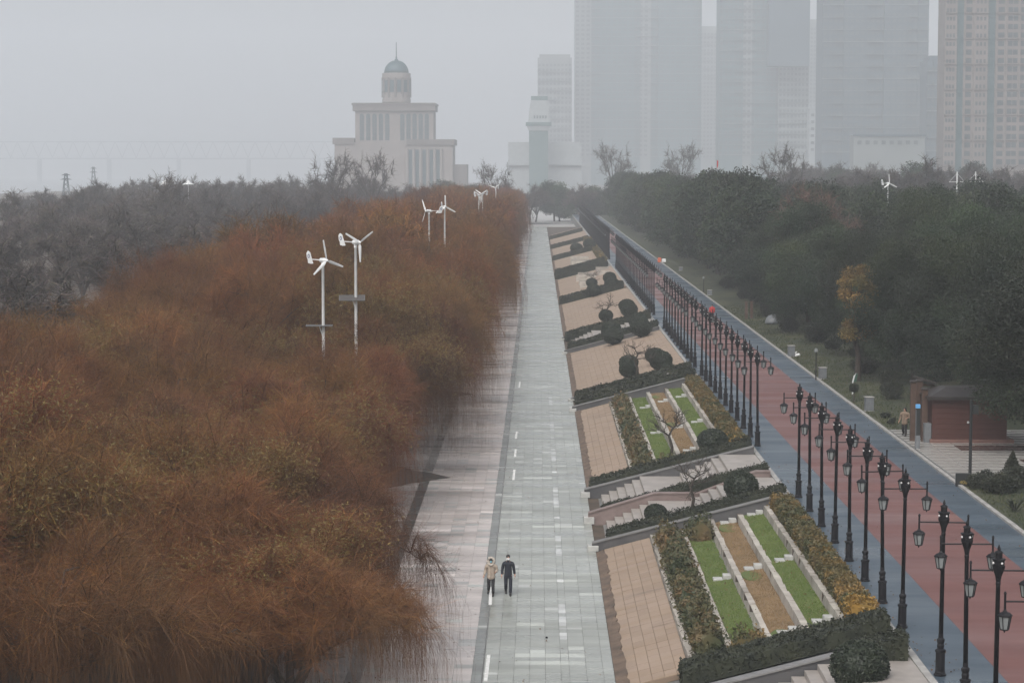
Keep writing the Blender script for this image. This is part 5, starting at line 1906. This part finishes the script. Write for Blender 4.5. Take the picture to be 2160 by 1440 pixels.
# red pennant above the far evergreens
t = far(1512, 338, 470)
r = thing('red_flag', 'small red flag above the hazy evergreens', 'flag', (t.x, 470, 2.5))
M_redf = mat('red_cloth', (0.55, 0.03, 0.03), (0.48, 0.03, 0.03), 0.7)
MB().lathe([(.06, 0), (.03, t.z - 2.4)], 6).build('pole', M_alu, r)
hh = t.z - 2.5
MB().add([(.05, -.02, hh), (.35, .06, hh - .2), (.3, .04, hh - 1.2), (.05, -.02, hh - 1.9), (.05, .02, hh), (.35, .1, hh - .2), (.3, .08, hh - 1.2), (.05, .02, hh - 1.9)],
         [(0, 1, 2, 3), (7, 6, 5, 4), (0, 4, 5, 1), (1, 5, 6, 2), (2, 6, 7, 3), (3, 7, 4, 0)]).build('cloth', M_redf, r)
# dark scrap on the slabs
p = at(1153, 1345, 0)
r = obj('dark_stone', MB().ball((0, 0, .03), .05, 7, 5, (1, .9, .8)).mesh('dark_stone'), M_iron, None, 'small dark lump lying on the grey slabs below the walkers', 'stone', loc=(p.x, p.y, 0))
# drooping shrubs and saplings in the half shade under the grove
rr = random.Random(17)
for k in range(22):
    yy = 134 + k * 7.5 + rr.uniform(-2, 2)
    x = 25.0 + rr.uniform(-.8, 1.6)
    s = rr.uniform(.6, 1.2)
    if k == 0:
        US = bush((x, yy), 1.0, 1.0, 1.5, M_hedge, 'dark undergrowth shrub', seed=90, n=1500, size=.17)
        US['_used'] = 1
        US['label'] = 'dark undergrowth shrub at the foot of the evergreens along the lawn'
        US['group'] = 'undergrowth shrubs below the evergreens'
    else:
        o = place(US, (x, yy, LZ(x)), k * 1.7, (s, s, s * rr.uniform(.7, 1.2)))

# ------------------------------------------------------------------ people
M_skin = mat('skin', (0.45, 0.26, 0.19), (0.40, 0.23, 0.165), 0.55, 20)
M_hair = mat('black_hair', (0.012, 0.010, 0.009), (0.02, 0.016, 0.014), 0.5, 30)
M_navyc = mat('dark_navy_cloth', (0.010, 0.013, 0.022), (0.015, 0.018, 0.028), 0.8, 12)
M_blackc = mat('black_cloth', (0.008, 0.008, 0.010), (0.014, 0.014, 0.016), 0.8, 12)
M_shoe = mat('black_leather', (0.008, 0.008, 0.008), (0.014, 0.014, 0.014), 0.4, 12)
M_beige = mat('beige_parka', (0.40, 0.335, 0.275), (0.34, 0.28, 0.225), 0.8, 14, bump=.3)
M_fur = mat('pale_fur', (0.58, 0.53, 0.47), (0.46, 0.41, 0.35), 0.9, 25, bump=.6)
M_camel = mat('camel_coat', (0.23, 0.165, 0.118), (0.19, 0.137, 0.098), 0.8, 10)
M_redc = mat('red_jacket', (0.42, 0.025, 0.022), (0.36, 0.02, 0.02), 0.7, 8)
M_maskw = mat('white_mask', (0.82, 0.82, 0.82), (0.76, 0.76, 0.76), 0.8, 20)
M_maskb = mat('blue_mask', (0.22, 0.50, 0.62), (0.18, 0.44, 0.57), 0.8, 20)


def skin(name, verts, edges, rad, material, parent, root=0, sub=1):
    me = bpy.data.meshes.new(name)
    me.from_pydata([tuple(v) for v in verts], edges, [])
    o = bpy.data.objects.new(name, me)
    COL.objects.link(o)
    md = o.modifiers.new('s', 'SKIN')
    md.use_smooth_shade = True
    for i, sv in enumerate(me.skin_vertices[0].data):
        r_ = rad[i]
        sv.radius = r_ if isinstance(r_, tuple) else (r_, r_)
        sv.use_root = i == root
    sb = o.modifiers.new('b', 'SUBSURF')
    sb.levels = sb.render_levels = sub
    dg = bpy.context.evaluated_depsgraph_get()
    nm = bpy.data.meshes.new_from_object(o.evaluated_get(dg))
    bpy.data.objects.remove(o)
    nm.materials.clear()
    nm.materials.append(material)
    nm.name = name
    return obj(name, nm, None, parent)


def person(loc, rz, label, h, J, coat, trouser, shoe, hairmat, coat_len, mask=None, hood=False, longhair=False, bulk=1.0, hem=1.0):
    """facing -Y; J holds joints of the stride (right = -X side of the body seen from behind)"""
    r = thing('person', label, 'person', loc, rz, None, h / 1.74)
    pel, chest, neck = Vector((0, 0, .92)), Vector((0, -.01, 1.28)), Vector((0, -.01, 1.47))
    V = [pel, Vector((0, -.01, 1.1)), chest, Vector((0, 0, 1.40)), neck, Vector((0, -.015, 1.545)), Vector((0, -.02, 1.63)), Vector((0, -.01, 1.70)), Vector((0, -.115, 1.60))]
    E_ = [(0, 1), (1, 2), (2, 3), (3, 4), (4, 5), (5, 6), (6, 7), (6, 8)]
    Rr = [(.14, .10), (.125, .09), (.15, .10), (.11, .08), .055, (.068, .075), (.082, .095), (.06, .07), .016]

    def add(p, par, rad):
        V.append(Vector(p))
        E_.append((par, len(V) - 1))
        Rr.append(rad)
        return len(V) - 1
    ends = {}
    for s, k in ((-1, 'a'), (1, 'b')):
        hip = add((s * .10, 0, .86), 0, .085)
        kn = add(J['knee' + k], hip, .058)
        an = add(J['ankle' + k], kn, .038)
        d = Vector(J.get('toe' + k, (0, -.14, -.05)))
        add(Vector(J['ankle' + k]) + d, an, .032)
        sh = add((s * .19, 0, 1.385), 3, .058)
        el = add(J['elbow' + k], sh, .043)
        wr = add(J['wrist' + k], el, .030)
        dirn = (Vector(J['wrist' + k]) - Vector(J['elbow' + k])).normalized()
        side = Vector((0, -1, 0)) if abs(dirn.y) < .7 else Vector((0, 0, -1))
        pw = Vector(J['wrist' + k])
        palm = add(pw + dirn * .06, wr, (.022, .036))
        for q, (of, ln) in enumerate(((-.028, .075), (-.009, .088), (.010, .082), (.028, .062))):
            f1 = add(pw + dirn * .10 + side * of, palm, .010)
            inw = Vector((-s, 0, 0))
            f2 = add(pw + dirn * (.10 + ln * .55) + side * of + inw * .012, f1, .0088)
            add(pw + dirn * (.10 + ln * .9) + side * of + inw * .035, f2, .0075)
        t1 = add(pw + dirn * .05 + side * .045 + Vector((-s * .012, 0, 0)), palm, .0105)
        add(pw + dirn * .09 + side * .062 + Vector((-s * .02, 0, 0)), t1, .009)
        ends[k] = (sh, el, wr)
    skin('body', V, E_, Rr, M_skin, r, 0, 1)
    # trousers
    tv = [pel, Vector((0, 0, .99))]
    te = [(0, 1)]
    tr = [(.165, .125), (.16, .12)]
    for s, k in ((-1, 'a'), (1, 'b')):
        n0 = len(tv)
        an = Vector(J['ankle' + k])
        kn = Vector(J['knee' + k])
        tv += [Vector((s * .10, 0, .84)), kn, kn.lerp(an, .97)]
        tr += [.105, .084, .076]
        te += [(0, n0), (n0, n0 + 1), (n0 + 1, n0 + 2)]
    skin('trousers', tv, te, tr, trouser, r)
    for s, k in ((-1, 'a'), (1, 'b')):
        an = Vector(J['ankle' + k])
        kn = Vector(J['knee' + k])
        d = Vector(J.get('toe' + k, (0, -.14, -.05)))
        skin('shoe', [an.lerp(kn, .34 if hood or longhair else .22), an + Vector((0, .02, -.02)), an + d * .55 + Vector((0, 0, -.005)), an + d * 1.35], [(0, 1), (1, 2), (2, 3)], [.062, .062, (.056, .048), (.046, .036)], shoe, r)
    # coat: body, skirt, sleeves and collar
    b = bulk
    cv = [Vector((0, 0, coat_len)), Vector((0, 0, (coat_len + 1.12) / 2)), Vector((0, 0, 1.12)), Vector((0, 0, 1.30)), Vector((0, 0, 1.405)), Vector((0, -.005, 1.475))]
    ce = [(0, 1), (1, 2), (2, 3), (3, 4), (4, 5)]
    cr = [(.19 * b * hem, .155 * b * hem), (.185 * b, .145 * b), (.17 * b, .13 * b), (.185 * b, .135 * b), (.14 * b, .105 * b), (.085, .08)]
    for s, k in ((-1, 'a'), (1, 'b')):
        n0 = len(cv)
        el, wr = Vector(J['elbow' + k]), Vector(J['wrist' + k])
        cv += [Vector((s * .195 * b, 0, 1.385)), el, el.lerp(wr, .97)]
        cr += [.085 * b, .068 * b, .052 * b]
        ce += [(4, n0), (n0, n0 + 1), (n0 + 1, n0 + 2)]
    co = skin('coat', cv, ce, cr, coat, r, 2)
    MB().tube([(0, -.155 * b * hem - .0, coat_len + .05), (0, -.15 * b, 1.05), (0, -.155 * b, 1.25), (0, -.12, 1.40)], .008, 4).build('front_seam', trouser if not hood else M_camel, co)
    if not hood:
        MB().lathe([(.078, 1.40), (.072, 1.47), (.066, 1.515)], 10, (0, -.012, 0), caps=False).build('collar', coat, co, True)
    # hair
    if hood:
        ring = [(.15 * math.cos(t), -.07 - .05 * math.sin(t) * 0, 1.59 + .17 * math.sin(t)) for t in np.linspace(0, 2 * math.pi, 17)]
        MB().tube(ring, .058, 7, False).build('fur_trim', M_fur, r, True)
        m = MB().ball((0, .045, 1.60), .155, 14, 9, (1.0, .95, 1.15))
        m.build('hood', coat, r, True)
        m = MB().tube([(-.13, -.08, 1.47), (0, -.14, 1.42), (.13, -.08, 1.47)], [.05, .06, .05], 7).build('collar', M_fur, r, True)
        MB().ball((0, -.045, 1.66), .095, 12, 8, (1, .9, .9)).build('hair', hairmat, r, True)
    elif longhair:
        MB().ball((0, .012, 1.645), .108, 14, 9, (.95, 1.0, 1.0)).tube([(0, .05, 1.62), (0, .075, 1.5), (0, .07, 1.36)], [.10, .11, .07], 9).build('hair', hairmat, r, True)
    else:
        MB().ball((0, .016, 1.668), .098, 14, 9, (.92, 1.05, .86)).build('hair', hairmat, r, True)
    if mask is not None:
        m = MB()
        vs = []
        for u in np.linspace(-1, 1, 7):
            for zz, bl in ((1.62, .8), (1.585, 1.0), (1.55, .95), (1.525, .6)):
                vs.append((u * .07, -.095 - .038 * bl * (1 - u * u) + .045 * abs(u), zz))
        n = len(vs)
        vs += [(x * .97, y + .008, z) for x, y, z in vs]
        fs = []
        for i in range(6):
            for j in range(3):
                a = i * 4 + j
                fs.append((a, a + 4, a + 5, a + 1))
                fs.append((n + a, n + a + 1, n + a + 5, n + a + 4))
        m.add(vs, fs).build('face_mask', mask, r, True)
    for s in (-1, 1):
        MB().ball((s * .032, -.098, 1.642), .012, 6, 5).build('eye', M_hair, r)
    return r


STRIDE_M = dict(kneea=(-.10, -.02, .48), anklea=(-.09, .22, .16), toea=(0, -.10, -.10), kneeb=(.10, -.10, .48), ankleb=(.09, -.17, .075),
                elbowa=(-.245, .05, 1.12), wrista=(-.275, -.03, .88), elbowb=(.245, .04, 1.12), wristb=(.28, .0, .88))
STRIDE_W = dict(kneea=(-.10, -.08, .50), anklea=(-.13, .20, .17), toea=(-.02, -.11, -.09), kneeb=(.09, -.08, .48), ankleb=(.10, -.12, .075),
                elbowa=(-.26, .07, 1.12), wrista=(-.33, -.04, .91), elbowb=(.27, .03, 1.14), wristb=(.22, -.20, 1.12))
pm = at(1072, 1254)
person((pm.x, pm.y, 0.005), R(2), 'person in dark navy coat and trousers with white face mask, walking on the slabs', 1.75, STRIDE_M, M_navyc, M_navyc, M_shoe, M_hair, .70, M_maskw, bulk=1.02, hem=.98)
pw_ = at(1036, 1255)
person((pw_.x, pw_.y, 0.005), R(-3), 'person in beige hooded parka, black leggings and blue face mask, walking on the slabs', 1.64, STRIDE_W, M_beige, M_blackc, M_shoe, M_hair, .70, M_maskb, hood=True, bulk=1.12, hem=1.08)
p3 = at(1908, 919, FZ)
person((p3.x, p3.y, FZ), R(-25), 'dark-haired person in a long camel coat and black boots walking near the kiosk', 1.70, STRIDE_W, M_camel, M_blackc, M_shoe, M_hair, .62, None, longhair=True, bulk=1.12, hem=1.15)
p4 = at(1502, 676, TOP)
person((p4.x, p4.y, TOP + .003), R(175), 'person in a red jacket walking far along the coloured path', 1.72, STRIDE_M, M_redc, M_blackc, M_shoe, M_hair, .74, None, bulk=1.2)
# ------------------------------------------------------------------ haze
hm = bpy.data.materials.new('haze_air')
hm.use_nodes = True
hn = hm.node_tree.nodes
hn.remove(hn['Principled BSDF'])
pv = hn.new('ShaderNodeVolumePrincipled')
pv.inputs['Color'].default_value = HAZE_COLOR
pv.inputs['Density'].default_value = HAZE_DENSITY
hm.node_tree.links.new(pv.outputs[0], hn['Material Output'].inputs['Volume'])
MB().box(-4200, 4200, -90, 6500, -6, 420).build('haze', hm, kind='stuff')
